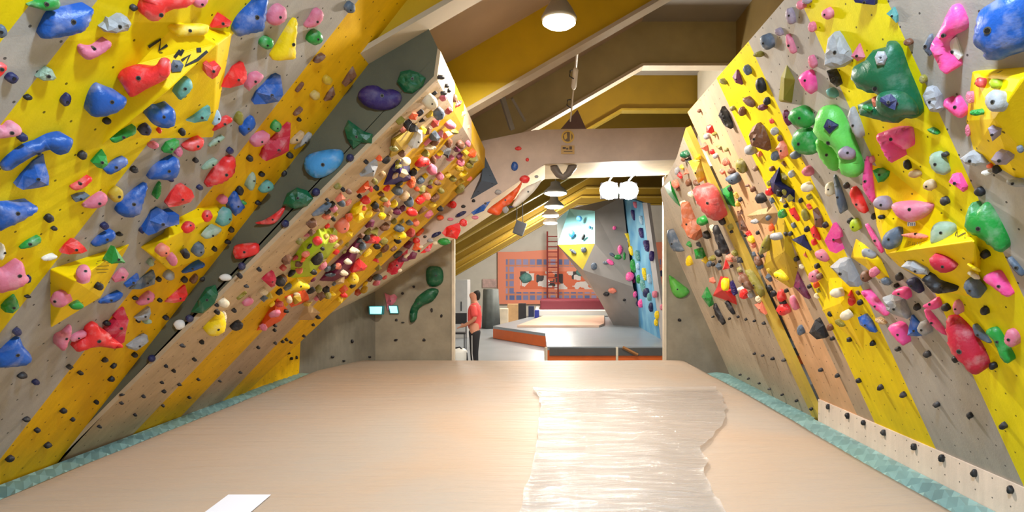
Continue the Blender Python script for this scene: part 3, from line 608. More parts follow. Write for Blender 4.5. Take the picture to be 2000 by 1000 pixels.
# ---- crowded wooden left wall
parse('''
F gy 705,345 722,320 737,314 738,325 730,345 #flat grey flake hold
B wh 803,290 810,275 815,255 825,255 825,275 815,290 #black-and-white speckled hold
S rd 812,325 818,312 835,308 840,318 830,325
S cr 827,202 832,190 842,186 852,192 855,205 847,214 834,212 #cream and slate ball hold
F or 698,378 710,362 720,354 722,366 712,376 #orange flame hold
S sl 610,422 620,410 638,400 648,398 640,410 625,420 #long slate ridge hold
S sa 656,442 664,430 676,428 682,436 680,448 670,456 660,452 #salmon ball hold
F rd 715,475 722,462 735,460 745,467 738,476 #red roof hold
F rd 687,533 693,512 702,505 718,520 712,528 #red arrowhead hold
F cm 755,530 760,515 775,505 797,486 795,500 785,520 775,535 765,537 #long crimson blade
F cm 513,547 522,535 535,531 540,545 537,558 530,562 #glossy crimson hold
S yl 560,568 570,550 580,543 590,552 605,558 600,565 580,566 #yellow knobbly hold
S yl 405,645 415,625 435,610 441,640 425,655 408,655 #low yellow hold
F or 805,487 812,470 820,475 823,487 812,490
o rd 620,470 20,18; 805,415 20,16; 725,370 7,11; 715,392 19,14; 672,577 14,9
o sa 833,383 16,18; 660,520 15,13; 596,497 14,12; 638,424 16,10; 812,435 14,14
o pk 880,245 22,15; 845,332 18,20; 860,345 14,14; 900,317 15,16; 535,613 22,13 -30; 515,640 14,12; 485,590 22,13 -30; 857,305 14,9 -35; 915,281 10,12; 880,310 16,8 -30
o br 888,192 10,16; 785,300 14,14; 850,278 22,13 -40; 878,280 11,18 25; 820,325 12,8; 847,313 10,16; 610,437 20,15 -40; 752,444 20,13 -30; 553,545 16,15; 583,517 15,10; 855,358 14,8; 900,283 16,16; 682,375 11,10; 745,380 12,8; 735,410 14,9; 500,646 3,3
o ol 783,237 18,11 -30; 770,292 16,8; 660,365 15,9 -25; 888,259 16,7; 885,350 14,10; 733,355 10,12; 750,390 16,9; 770,433 13,9 -35; 750,472 16,12 -35; 640,577 14,15; 623,565 12,15 20; 473,578 24,6 -40; 862,373 12,10
o bk 716,317 9,8; 671,371 8,8; 736,368 10,10; 703,384 9,8; 640,391 7,6; 641,415 13,6 -30; 652,429 8,8; 733,402 14,13; 737,482 14,10; 777,470 13,12; 613,532 13,10; 470,540 8,10 20; 482,560 10,5; 608,568 18,10 -30; 458,607 9,8; 463,637 24,17 -25; 630,486 8,7; 620,505 20,28 30; 560,608 9,7; 425,610 10,10; 548,550 20,20; 868,182 10,8; 507,527 9,8; 424,597 8,6; 862,151 14,9; 873,168 9,8; 877,177 8,9
o sl 858,223 20,24 20; 822,353 17,12 -35; 777,373 20,18; 800,395 16,20 20; 780,447 20,13; 668,398 14,12; 737,542 20,14; 777,497 20,12 -30; 708,481 14,14; 800,436 14,9; 645,537 20,8
o cr 840,289 24,8; 692,490 20,10; 672,534 16,10; 680,512 16,9; 438,593 20,17; 515,570 16,14; 793,315 18,18; 438,620 10,22; 565,587 13,12; 580,577 13,12; 447,606 3,3
o or 711,407 9,10; 805,357 12,22 20; 922,300 18,15 -30; 425,632 13,6; 815,370 10,8
o yl 718,495 22,9 -40; 690,545 20,22 20; 665,585 10,14; 780,460 28,16; 650,575 12,7; 845,400 14,10; 860,300 14,8 -30; 905,340 18,9 -30; 830,345 14,8 -30
o ma 775,414 18,12; 840,365 10,7; 893,293 12,9
o nv 615,553 3,3; 770,330 9,9
o go 638,461 9,10
f bk 538,636 7,6; 537,645 7,6; 552,668 7,5; 560,664 7,6; 568,669 7,5; 594,657 7,5; 612,635 6,5; 621,620 9,6; 538,671 7,5; 564,690 7,5; 570,700 5,6; 580,698 4,7
''')
# small screwed-on holds that fill the crowded walls
def pip(x, y, pg): return sum(((pg[i][1] > y) != (pg[i - 1][1] > y)) and x < (pg[i - 1][0] - pg[i][0]) * (y - pg[i][1]) / (pg[i - 1][1] - pg[i][1]) + pg[i][0] for i in range(len(pg))) % 2 == 1
def fill(pg, count, cols, lo, hi, rot, gap, seed):
    rnd = random.Random(seed); k = t = 0; x0 = [p[0] for p in pg]; y0 = [p[1] for p in pg]
    while k < count and t < count * 120:
        t += 1; x = rnd.uniform(min(x0), max(x0)); y = rnd.uniform(min(y0), max(y0))
        if not pip(x, y, pg): continue
        w_ = rnd.uniform(lo, hi); h_ = w_ * rnd.uniform(.5, .85)
        if any(abs(r['x'] - x) < gap + r['s'] * .5 and abs(r['y'] - y) < gap + r['s'] * .42 for r in RECS if r['noun'] != 'volume'): continue
        c = rnd.choice(cols)
        if rnd.random() < .45: make_hold(wedge(x, y, w_, h_ * 1.1, rot), 'F', c)
        else: make_hold(blob(x, y, w_, h_, rot, 9, .16), 'S', c, fine=4)
        k += 1
PB = [(640, 408), (700, 350), (765, 285), (852, 165), (905, 205), (938, 290), (930, 345), (845, 432), (745, 555), (655, 588), (560, 600), (500, 600), (560, 500)]
fill(PB, 125, ['rd', 'br', 'ol', 'bk', 'br', 'sa', 'yl', 'dr', 'sl', 'ma', 'go', 'or', 'pk', 'bk', 'tn', 'ol'], 10, 20, -40, 3, 11)
# ---- arch, back wall
parse('''
F rd 863,455 872,443 880,440 897,435 900,450 893,467 870,462 #red boxy hold
S or 952,410 985,385 1010,365 1020,352 1016,368 1000,395 985,405 975,420 960,418 #long orange hold
S wh 1000,402 1020,370 1045,357 1058,352 1042,375 1012,402 #white wing-shaped hold
F bl 920,415 935,405 950,395 958,393 945,412 925,420
o rd 1025,350 20,16; 905,435 16,15; 813,470 14,12
o gn 867,472 26,14
o nv 852,458 20,8 -25; 900,418 24,8 -25; 998,404 10,4
o gy 973,375 13,10; 987,410 12,14; 840,470 12,8; 1048,345 8,6
o pk 928,425 14,8; 835,488 12,8; 880,428 12,6
o bk 925,392 7,6; 948,398 5,5; 818,490 5,5; 880,470 4,4; 830,462 7,5
F rd 820,495 838,478 846,474 842,485 830,494
t ma 785,510 26,16 -35; 805,500 18,12 -35
o cr 795,500 14,8 -30; 850,475 10,8; 780,528 10,8; 822,482 9,7
r or 860,425 14,10
o rd 885,400 14,14; 1012,290 13,8; 1030,312 7,7
o bk 860,408 12,10; 905,403 9,6
o bl 1005,325 14,18
S dg 832,530 840,520 860,522 866,535 864,552 850,560 835,555 #dark green ball hold
S dg 808,592 815,580 835,565 850,563 857,570 845,588 825,597 815,608 812,625 802,630 800,615 803,600 #dark green curling snake hold
F pk 751,572 762,577 770,574 776,580 772,590 764,598 757,608 755,592 #pink star-shaped hold
S lm 1306,540 1312,540 1328,552 1346,567 1340,578 1325,582 1312,570 #lime crescent hold
S sl 1303,455 1310,450 1325,480 1336,490 1318,491 1308,478 #slate crescent hold
f bk 808,560 6,5; 786,573 6,5; 774,625 6,5; 787,630 7,3; 843,606 5,7; 862,617 5,6; 688,667 6,7; 773,664 7,5; 828,664 6,6; 650,697 7,5; 722,697 6,4; 672,705 6,4; 1327,625 7,6
''')
# ---- right wall
parse('''
F ma 1439,136 1446,150 1449,166 1437,162 1430,150 #maroon teardrop hold
B bk 1403,225 1410,208 1420,215 1430,240 1428,252 1418,248 #black climbing-shoe-shaped hold
S hp 1560,152 1575,138 1588,140 1592,165 1585,184 1570,172 #pink leaning hold
B br 1463,262 1470,248 1480,240 1490,245 1502,275 1500,295 1485,290 1468,285 #large brown boulder hold
B sa 1515,290 1525,275 1535,285 1534,305 1525,312 1520,295 #red knotted hold
F ma 1375,355 1382,330 1386,325 1395,345 1393,360 1385,367 #plum drop hold
F go 1344,315 1367,315 1368,350 1364,358 #golden kite hold
S sl 1417,350 1425,342 1438,338 1445,345 1443,355 1430,361 #dark mussel hold
S dr 1355,368 1370,363 1385,365 1400,375 1412,405 1412,425 1398,431 1380,420 1362,395 #big brick red face hold
B te 1332,395 1345,395 1352,430 1365,450 1360,470 1345,465 1332,440 #crumbly terracotta strip hold
S bk 1392,445 1400,440 1408,455 1420,485 1418,495 1408,493 1398,470 #long black sausage hold
F br 1439,412 1448,425 1458,445 1459,453 1445,450 #brown fang hold
F br 1435,475 1445,458 1452,470 1460,488 1440,490 #dark brown shield hold
S ol 1482,495 1490,470 1500,458 1502,470 1495,485 1487,497 #olive leaf hold
F rd 1540,410 1550,405 1560,425 1558,433 1545,420
F nv 1546,468 1570,458 1583,490 1565,480 #navy wedge hold
S ol 1455,530 1465,535 1488,565 1488,580 1480,575 #long olive hold
F gn 1370,580 1380,560 1390,580 1385,600 #green spear hold
S bk 1393,600 1397,592 1405,610 1415,625 1412,635 1400,620 #black droplet hold
S bk 1415,590 1425,592 1435,612 1428,612
S br 1442,545 1450,535 1465,548 1472,565 1455,563 #brown purse hold
F sa 1473,595 1488,590 1495,615 1485,610
F ma 1550,560 1557,530 1562,545 1580,585 1570,580 #maroon feather hold
F bk 1580,650 1592,625 1600,620 1608,635 1613,660 1595,663 #black pear-shaped hold
F bl 1675,620 1690,613 1702,625 1710,650 1700,648 1680,635 #royal blue wedge
S hp 1682,572 1690,570 1715,590 1735,610 1728,617 1705,600 #straight pink bar hold
B gy 1725,580 1745,575 1765,583 1773,610 1772,623 1745,615 1733,605 #grey two-tone rock hold
S hp 1742,575 1750,565 1770,562 1778,570 1772,585 1755,578 #pink knuckle hold
S hp 1735,640 1750,630 1770,635 1768,655 1765,675 1748,660 #pink open-mouth hold
F bl 1772,655 1780,615 1795,630 1805,655 1790,657 #royal blue pyramid
S pk 1535,70 1540,68 1550,85 1554,102 1545,104 1536,88 #crimson almond hold
B gy 1612,105 1617,75 1630,62 1640,70 1660,98 1665,115 1650,130 1625,135 1612,128 #big grey rock hold
F pk 1662,110 1678,85 1688,112 1675,120
B bk 1615,138 1630,135 1640,150 1643,165 1635,170 1622,160 #black-and-white hold
S dg 1664,150 1668,130 1690,118 1705,98 1730,95 1733,82 1745,80 1760,95 1770,130 1785,165 1798,200 1798,225 1780,232 1765,228 1755,240 1730,238 1710,232 1685,225 1675,205 1705,200 1718,185 1695,180 1675,170 #giant dark green hold
F nv 1665,-5 1712,-8 1708,10 1690,8 1670,5
F tl 1731,27 1745,14 1752,30 1750,45 1738,32
S hp 1860,10 1875,10 1888,35 1886,55 1868,67 1848,75 1837,92 1843,105 1855,135 1850,145 1838,138 1825,110 1817,95 1822,80 1835,60 1848,30 #long curved pink hold
S sl 1803,90 1815,68 1820,72 1816,100 1815,110 1805,98
F wh 1839,93 1866,72 1878,110 1872,117 1850,103 #pale grey guitar-pick hold
S bl 1903,70 1907,45 1915,20 1945,0 1960,-15 2015,-15 2015,85 1970,110 1950,118 1925,115 1920,98 1905,88 #enormous ribbed blue hold
S gn 1540,228 1550,212 1575,210 1588,225 1585,245 1570,250 1550,243 #upper green bulb hold
S gn 1547,275 1555,255 1580,250 1595,270 1595,298 1570,302 1552,292 #lower green bulb hold
S lm 1590,250 1600,215 1620,205 1640,215 1655,240 1665,265 1675,290 1682,330 1675,345 1655,345 1640,330 1636,300 1622,285 1605,275 1595,262 #large light green cactus hold
S lm 1593,275 1605,270 1620,285 1635,300 1637,330 1625,333 1610,320 1598,300 #light green drip hold
S gy 1656,225 1665,208 1675,225 1684,255 1682,270 1670,265 1660,245
B gy 1803,185 1810,170 1825,170 1838,185 1843,210 1835,220 1818,218 1808,205 #grey helmet hold
S hp 1842,205 1848,192 1860,198 1870,187 1882,200 1888,215 1880,230 1868,228 1855,218 #pink molar hold
S hp 1712,265 1725,258 1745,252 1775,248 1782,255 1778,285 1765,292 1745,280 1732,275 1742,305 1742,318 1733,310 1722,290 #pink forked hold
S lg 1815,315 1820,300 1840,298 1852,330 1845,342 1825,335 #grey-green bag hold
B gy 1875,310 1895,295 1920,300 1928,318 1905,325 1885,320 #grey slab rock hold
F mv 1935,312 1945,298 1965,298 1975,308 1965,322 1945,322
B hp 1853,355 1860,340 1875,338 1888,365 1882,375 1868,365 #pink skull-like hold
F gn 1704,333 1715,328 1736,335 1732,345 1715,357 #green guitar-pick hold
S pk 1742,400 1760,393 1800,395 1824,398 1815,415 1795,428 1775,434 1755,425 1745,412 #pink half-disc hold
S gn 1885,440 1890,410 1900,395 1908,410 1925,395 1940,410 1955,440 1967,475 1958,493 1940,485 1915,465 1895,455 #green heart-shaped hold
S sl 1722,475 1730,455 1755,442 1762,450 1755,475 1740,487 1728,485 #steel blue egg hold
S lg 1817,470 1820,445 1835,433 1860,435 1867,445 1858,465 1840,477 1822,477 #mint shell hold
B gy 1760,520 1780,513 1810,525 1812,537 1790,535
S nv 1770,550 1780,543 1795,548 1802,565 1795,573 1778,562 #cobalt wedge hold
S bk 1800,545 1815,547 1825,560 1865,562 1868,568 1840,573 1822,570 #dark worm hold
S sl 1882,560 1890,545 1905,548 1917,575 1912,582 1895,578
S hp 1920,545 1935,532 1955,530 1970,560 1976,575 1965,580 1945,565 #pink seashell hold
S sl 1967,505 1975,505 1998,530 1995,540 1980,528
S cm 1848,640 1852,618 1865,617 1890,635 1915,670 1925,710 1915,728 1900,730 1875,705 1855,680 #large dark red shield hold
S sl 1900,635 1910,637 1935,668 1925,668 1905,655
S gn 1925,650 1935,640 1950,642 1965,675 1975,700 1968,710 1955,700 1940,665 #long green pickle hold
S hp 1802,598 1815,590 1832,580 1836,598 1820,605
S hp 1805,605 1815,610 1845,645 1848,655 1830,645 1812,625
S sl 1628,345 1635,350 1645,400 1642,418 1635,400 #thin dark flute hold
S rd 1660,375 1668,364 1682,380 1692,410 1688,417 1675,410 1665,395 #red almond hold
S hp 1686,340 1692,305 1700,320 1697,350 1705,395 1695,385 1685,365 #slender pink hold
F br 1587,410 1595,405 1604,425 1605,445 1592,443
F rd 1582,448 1590,440 1600,460 1600,470 1587,463
F hp 1610,470 1628,435 1643,450 1640,465 1625,470 1633,495 1620,490 #pink boomerang hold
S hp 1690,440 1698,445 1720,480 1722,495 1710,480 #pale pink stripe hold
B gy 1622,520 1640,505 1660,505 1675,540 1677,560 1660,560 1640,540 #grey boulder hold
''')
def climb_on(*descs):      # later holds may sit on these big holds
    global BVH
    for r in RECS:
        if r['desc'] in descs:
            o = r['o']; add_bvh([v.co + o.location for v in o.data.vertices], [list(p.vertices) for p in o.data.polygons], r['desc']); OWN[r['desc']] = r['desc']
    BVH = build_bvh()
climb_on('giant dark green hold', 'large light green cactus hold')
parse('''
S dg 1712,188 1735,178 1765,180 1788,200 1794,222 1765,224 1740,230 1714,218 #dark green lower shell
''')
climb_on('dark green lower shell')
parse('''
o sl 1459,137 14,20 -20; 1498,82 26,32 -25; 1513,305 16,18; 1553,303 20,16; 1563,645 12,20; 1730,550 20,14 30; 1993,292 14,14; 1385,516 10,12
o bk 1485,167 18,30 -15; 1497,198 12,16; 1845,302 14,10; 1945,331 16,18; 1771,322 13,20 -20; 1844,393 18,17; 1912,375 20,18; 1706,423 11,13; 1720,424 12,9; 1923,497 17,16; 1846,601 16,15; 1922,607 16,17; 1790,600 13,14; 1652,363 12,12; 1660,432 12,12; 1611,440 11,12; 1575,448 10,12; 1543,457 9,9; 1563,392 8,10; 1534,402 8,9; 1555,506 10,10; 1535,457 8,8; 1595,520 10,11; 1679,591 11,11; 1755,541 14,16; 1750,558 10,9
o br 1463,200 26,14 35; 1449,218 14,18; 1428,335 14,12; 1480,510 14,20 -20; 1773,83 18,13; 1690,540 20,22; 1527,640 10,12; 1507,330 10,10; 1475,330 10,10; 1600,540 12,12; 1620,640 12,14
o ma 1489,210 18,12; 1536,230 13,32 -15
o pk 1564,10 18,18; 1616,27 22,22; 1585,53 15,20; 1586,121 15,26 -12; 1577,335 22,20; 1605,500 30,18 35; 1550,592 13,30 -15; 1590,540 22,24; 1705,533 16,18; 1870,600 18,28; 1893,190 12,24; 1890,255 10,24; 1975,660 28,34; 1702,312 10,14
o mv 1543,32 17,32 -10; 1521,63 17,13 35; 1655,300 34,26; 1575,2 18,12; 1723,397 34,28 #
o rd 1914,161 18,20; 1452,575 16,20; 1525,578 15,24; 1530,605 26,22; 1502,375 14,15; 1663,588 15,19
o or 1495,585 12,10; 1377,295 10,9; 1932,325 12,9; 1506,445 10,15; 1593,556 10,14
o gn 1371,432 20,18; 1527,418 16,18; 1906,220 24,12; 1823,257 24,9 20; 1690,210 14,10
o li 1943,163 22,20; 1670,440 20,26
o gy 1943,197 36,42 20; 1512,257 14,16; 1465,293 22,20; 1545,340 12,14; 1466,575 12,15; 1474,433 16,9; 1322,334 9,15; 1380,267 12,12; 1397,305 10,10; 1515,462 22,15; 1697,494 30,16 20; 1985,358 40,14 10; 1805,641 26,28
t mv 1938,262 22,22
o sa 1787,461 50,9 5; 1710,195 16,13
S cm 1815,505 1830,501 1850,504 1866,515 1868,523 1855,531 1838,532 1820,520 #crimson oval hold
o wh 1925,338 18,10; 1447,565 14,9
o cr 1905,540 20,10 20; 1620,370 18,28; 1575,366 22,19; 1651,617 20,18; 1633,572 22,19
o tn 1786,340 24,15; 1720,628 24,10 20; 1815,362 24,22
o yl 1905,525 22,8 25; 1415,555 13,26; 1345,510 11,20; 1525,540 30,14 25
o tl 1625,182 24,16 25; 1743,205 3,3
o ol 1802,155 14,16; 1412,160 16,9 30; 1430,212 10,10; 1481,107 20,10; 1447,325 19,28 -20; 1572,420 13,24 -15; 1580,385 11,11; 1390,505 14,10; 1640,632 22,9 30; 1395,262 9,7; 1418,293 8,7
o dg 1337,302 18,13
F nv 1720,190 1740,183 1752,195 1748,215 1735,210 1718,198 #cobalt block hold
F nv 1608,248 1615,233 1625,238 1637,245 1620,262 #cobalt arrow hold
B gy 1708,112 1714,100 1728,100 1733,112 1726,126 1712,126 #grey mask-like rock
o br 1365,217 8,7; 1357,270 8,13; 1344,357 11,14; 1459,363 8,5; 1470,370 10,11; 1324,370 7,8
o bk 1485,388 20,20; 1428,453 6,6; 1455,460 6,6; 1479,455 7,8; 1445,390 8,9; 1392,517 7,7; 1405,511 5,6; 1428,520 6,6; 1510,590 7,7; 1535,568 8,8; 1413,470 3,3; 1580,560 8,8
o pu 1431,562 8,30 -10; 1398,484 3,3
t gn 1365,495 18,20; 1462,512 16,18
F rd 1411,527 1417,506 1422,525
f bk 1441,619 5,5; 1456,624 5,5; 1473,627 6,5; 1491,632 7,6; 1424,623 5,5; 1392,619 5,4; 1473,691 6,5; 1489,695 6,5; 1508,701 7,6; 1530,704 8,6; 1561,718 8,7; 1602,723 8,8; 1634,734 9,8; 1676,744 10,9; 1718,757 11,11; 1763,771 12,12; 1828,791 12,11; 1893,812 13,12; 1959,832 15,14; 1938,715 15,14; 1866,702 15,13; 1810,693 14,14; 1752,682 11,9; 1658,664 10,10; 1703,671 10,11; 1625,662 8,8
f bk 1445,732 5,4; 1461,740 5,4; 1482,749 5,4; 1502,760 6,4; 1527,771 6,4; 1555,783 6,5; 1584,799 7,6; 1424,724 4,4
f bk 1616,794 7,11; 1654,812 8,11; 1685,826 8,11; 1724,845 9,13; 1784,872 10,14; 1838,895 11,15; 1901,925 12,16; 1972,957 12,17
''')
PD = [(1315, 345), (1345, 262), (1395, 250), (1440, 380), (1490, 500), (1545, 600), (1490, 590), (1420, 560), (1370, 540), (1345, 480)]
fill(PD, 55, ['br', 'ol', 'bk', 'rd', 'cr', 'yl', 'sl', 'sa', 'gn', 'go', 'bk'], 9, 17, 55, 3, 23)
PC = [(1455, 300), (1500, 220), (1600, 420), (1690, 600), (1640, 640), (1560, 560), (1500, 440)]
fill(PC, 22, ['br', 'ol', 'bk', 'rd', 'cr', 'sl', 'sa'], 9, 14, 55, 6, 31)
# ------------------------------------------------------------------ cave floor: thick mat, plastic sheet, pleated gap covers, paper
def matmat():
    m = bpy.data.materials.new('mat_vinyl'); m.use_nodes = True; nt = m.node_tree; N = nt.nodes; L = nt.links; b = N['Principled BSDF']
    g = N.new('ShaderNodeNewGeometry')
    def nz(scale, sc, det=5):
        v = N.new('ShaderNodeVectorMath'); v.operation = 'MULTIPLY'; v.inputs[1].default_value = sc; L.new(g.outputs['Position'], v.inputs[0])
        n = N.new('ShaderNodeTexNoise'); n.inputs['Scale'].default_value = scale; n.inputs['Detail'].default_value = det; n.inputs['Distortion'].default_value = .6
        L.new(v.outputs[0], n.inputs['Vector']); return n
    n1 = nz(1.0, (.5, .5, .5)); cr = N.new('ShaderNodeValToRGB'); L.new(n1.outputs['Fac'], cr.inputs[0])
    cr.color_ramp.elements[0].position = .35; cr.color_ramp.elements[0].color = hexc('a8927e'); cr.color_ramp.elements[1].position = .68; cr.color_ramp.elements[1].color = hexc('a09488')
    L.new(cr.outputs[0], b.inputs['Base Color']); b.inputs['Roughness'].default_value = .5; b.inputs['Specular IOR Level'].default_value = .2
    n2 = nz(1.0, (.9, 9, 1), 6); bp = N.new('ShaderNodeBump'); bp.inputs['Strength'].default_value = .9; bp.inputs['Distance'].default_value = .03
    L.new(n2.outputs['Fac'], bp.inputs['Height'])
    n3 = nz(1.0, (3, 22, 1), 4); b2 = N.new('ShaderNodeBump'); b2.inputs['Strength'].default_value = .6; b2.inputs['Distance'].default_value = .012
    L.new(n3.outputs['Fac'], b2.inputs['Height']); L.new(bp.outputs[0], b2.inputs['Normal']); L.new(b2.outputs[0], b.inputs['Normal'])
    return m
from mathutils import noise as mnoise
ZM = -1.45
def mleft(y): return -3.72 if y < 9.8 else -3.72 + .42 * ((y - 9.8) / 1.4) ** 1.6
def mright(y): return 2.66 + .02 * math.sin(y)
bm = bmesh.new(); nx, ny = 48, 76; G = []
for j in range(ny + 1):
    y = .5 + (11.22 - .5) * j / ny; row = []
    for i in range(nx + 1):
        x = mleft(y) + (mright(y) - mleft(y)) * i / nx
        e = min(x - mleft(y), mright(y) - x, 11.22 - y); z = ZM + .012 * mnoise.noise(Vector((x * .8, y * 1.3, 0))) - .05 * max(0, 1 - e / .10) ** 2
        row.append(bm.verts.new(C(x, y, z)))
    G.append(row)
for j in range(ny):
    for i in range(nx): bm.faces.new((G[j][i], G[j][i + 1], G[j + 1][i + 1], G[j + 1][i]))
rim = [G[0][i] for i in range(nx + 1)] + [G[j][nx] for j in range(1, ny + 1)] + [G[ny][i] for i in range(nx - 1, -1, -1)] + [G[j][0] for j in range(ny - 1, 0, -1)]
low = [bm.verts.new((v.co.x, v.co.y, .02)) for v in rim]
for k in range(len(rim)): bm.faces.new((rim[k], low[k], low[(k + 1) % len(rim)], rim[(k + 1) % len(rim)]))
bm.faces.new(low)
tag(bm_obj('crash_mat', bm, matmat(), None, True, (-.5, 5, 0)), 'huge beige plastic-covered crash mat filling the cave floor between the walls', 'mat')
def plastic():
    m = bpy.data.materials.new('clear_plastic'); m.use_nodes = True; nt = m.node_tree; N = nt.nodes; L = nt.links; b = N['Principled BSDF']
    b.inputs['Base Color'].default_value = hexc('b4aea8'); b.inputs['Roughness'].default_value = .17; b.inputs['Specular IOR Level'].default_value = .9; b.inputs['Alpha'].default_value = .45
    g = N.new('ShaderNodeNewGeometry'); v = N.new('ShaderNodeVectorMath'); v.operation = 'MULTIPLY'; v.inputs[1].default_value = (1.2, 9, 1); L.new(g.outputs['Position'], v.inputs[0])
    n = N.new('ShaderNodeTexNoise'); n.inputs['Scale'].default_value = 1.3; n.inputs['Detail'].default_value = 6; n.inputs['Distortion'].default_value = 1.2; L.new(v.outputs[0], n.inputs['Vector'])
    bp = N.new('ShaderNodeBump'); bp.inputs['Strength'].default_value = 1.0; bp.inputs['Distance'].default_value = .06; L.new(n.outputs['Fac'], bp.inputs['Height']); L.new(bp.outputs[0], b.inputs['Normal'])
    return m
LE = [(3.2, -.20), (4.2, -.11), (5.0, -.06), (6.15, -.04), (7.2, -.02), (8.2, -.15), (9.2, -.02)]; RE = [(3.2, 1.25), (3.8, 1.1), (4.4, 1.18), (5.2, 1.35), (6.2, 1.85), (7.5, 2.2), (9.2, 2.4)]
def interp(T, y):
    for (a, b), (c, d) in zip(T, T[1:]):
        if a <= y <= c: return b + (d - b) * (y - a) / (c - a)
    return T[-1][1] if y > T[-1][0] else T[0][1]
bm = bmesh.new(); G = []; nx, ny = 36, 110
for j in range(ny + 1):
    y = 3.2 + 4.9 * j / ny; row = []
    for i in range(nx + 1):
        a = interp(LE, y) + .03 * mnoise.noise(Vector((1, y * 3, 0))); b = interp(RE, y) + .05 * mnoise.noise(Vector((5, y * 3, 0))); x = a + (b - a) * i / nx
        r = mnoise.noise(Vector((x * 1.1 + y * .4, y * 2.6, 3))); z = ZM + .026 + .022 * (1 - abs(r)) ** 4 + .006 * mnoise.noise(Vector((x * 3, y * 7, 1)))
        if i == 0 or i == nx: z += .006
        row.append(bm.verts.new(C(x, y, z)))
    G.append(row)
for j in range(ny):
    for i in range(nx): bm.faces.new((G[j][i], G[j][i + 1], G[j + 1][i + 1], G[j + 1][i]))
tag(bm_obj('plastic_sheet', bm, plastic(), None, True, (1, 6, H + ZM)), 'clear wrinkled plastic sheet lying on the right half of the crash mat', 'plastic sheet')
mTeal = mat('gap_tarp', '7fa2a0', .45, .25, 3)
def pleats(name, xa, xb, y0, y1, label):
    bm = bmesh.new(); y = y0; prev = None; k = 0
    while y < y1:
        z = ZM - .055; amp = (.028 if k % 2 else -.028) + .012 * mnoise.noise(Vector((y * 4, 2, 0))); dy = .10 * mnoise.noise(Vector((y * 2, 7, 0)))
        xa_ = xa(y) if callable(xa) else xa; xb_ = xb(y) if callable(xb) else xb
        r = [bm.verts.new(C(xa_ + (xb_ - xa_) * q, y + dy * q + .12 * q, z + amp * math.sin(math.pi * q) - .02 * q)) for q in (0, .25, .5, .75, 1)]
        if prev:
            for q in range(4): bm.faces.new((prev[q], prev[q + 1], r[q + 1], r[q]))
        prev = r; y += .06 + .03 * random.random(); k += 1
    o = bm_obj(name, bm, mTeal, None, False, ((xb if not callable(xb) else xb(5)), 5, H + ZM)); tag(o, label, 'gap cover'); s = o.modifiers.new('t', 'SOLIDIFY'); s.thickness = .008
pleats('gap_cover', lambda y: mleft(y) + .06, -4.04, .6, 9.8, 'pleated teal tarp strip between the mat and the left wall')
pleats('gap_cover', lambda y: mright(y) - .06, lambda y: 2.98 if y < 6.66 else 3.02, .6, 9.9, 'pleated teal tarp strip between the mat and the right kickboard')
pp = [floor_at(x, y, ZM + .012) for x, y in ((399, 1002), (446, 967), (529, 967), (488, 1002))]
v, f = prism(pp, Vector((0, 0, .004))); tag(link_mesh('paper_sheet', v, f, mat('white_paper', 'cfd0da', .6), None, False, pp[0]), 'white sheet of paper lying on the crash mat at the front', 'paper')
# ------------------------------------------------------------------ hung from the roof
mWhiteM = mat('lamp_shade_grey', 'a8a49c', .45, metal=.3); mGlow = mat('lamp_glow', 'fff0d2', emit=14.0); mGlow2 = mat('hall_lamp_glow', 'fff6e6', emit=7.0)
def pendant(x, y, z, r, label, group, glow, rod):
    t = empty('pendant_lamp', C(x, y, z)); tag(t, label, 'lamp', group)
    bm = bmesh.new(); lathe(bm, C(x, y, z), [(r, 0.0), (r * 1.02, .03), (r * .75, .12), (r * .45, .2), (r * .4, .30), (r * .12, .33)], 28); bm_obj('lamp_shade', bm, mWhiteM, t, True, C(x, y, z))
    bm = bmesh.new(); lathe(bm, C(x, y, z), [(r * .93, -.004), (r * .95, -.03), (r * .7, -.06), (r * .2, -.075)], 28); bm_obj('diffuser', bm, glow, t, True, C(x, y, z))
    bm = bmesh.new(); tube(bm, [C(x, y, z + .3), C(x, y, rod)], .012, 8); bm_obj('cord', bm, mWhiteM, t, False, C(x, y, z + .3))
pendant(.165, 6.2, 2.62, .175, 'glowing disc pendant lamp hanging before the yellow rafter', None, mGlow, zr(.165) + DP)
for i, (px, py, d) in enumerate(((1085, 377, 16.9), (1082, 403, 19.9), (1075, 421, 22.8), (1075, 435, 25.6))):
    p = un(px, py, d); pendant(p.x, p.y, p.z - H, .32, ('nearest and highest', 'second nearest', 'third nearest', 'farthest and lowest')[i] + ' pendant lamp of the row down the far hall', 'pendant lamps of the far hall', mGlow2, zr(p.x) + DP - .01)
mDarkM = mat('dark_metal', '2c2c30', .45, metal=.3)
mFlood = mat('flood_glow', 'fff4e0', emit=110.0)
for i, px in enumerate((1190, 1228)):
    p = un(px, 372, 12.2); t = empty('flood_light', p); tag(t, ('left', 'right')[i] + ' one of two dazzling white floodlights under the far rafter', 'floodlight', 'floodlights of the far hall')
    bm = bmesh.new(); bx(bm, p + Vector((-.17, .0, -.16)), p + Vector((.17, .14, .16)), .02); bm_obj('housing', bm, mDarkM, t, False, p)
    bm = bmesh.new(); bmesh.ops.create_uvsphere(bm, u_segments=20, v_segments=10, radius=1, matrix=Matrix.Translation(p) @ Matrix.Diagonal((.19, .06, .18, 1))); bm_obj('lamp_glass', bm, mFlood, t, False, p)
    bm = bmesh.new(); tube(bm, [p + Vector((0, .07, .14)), p + Vector((0, .06, .20)), Vector((p.x, YE_ + .2, p.z + .20)), Vector((p.x, YE_ + .05, H + 1.93))], .018, 8); bm_obj('bracket', bm, mDarkM, t, False, p)
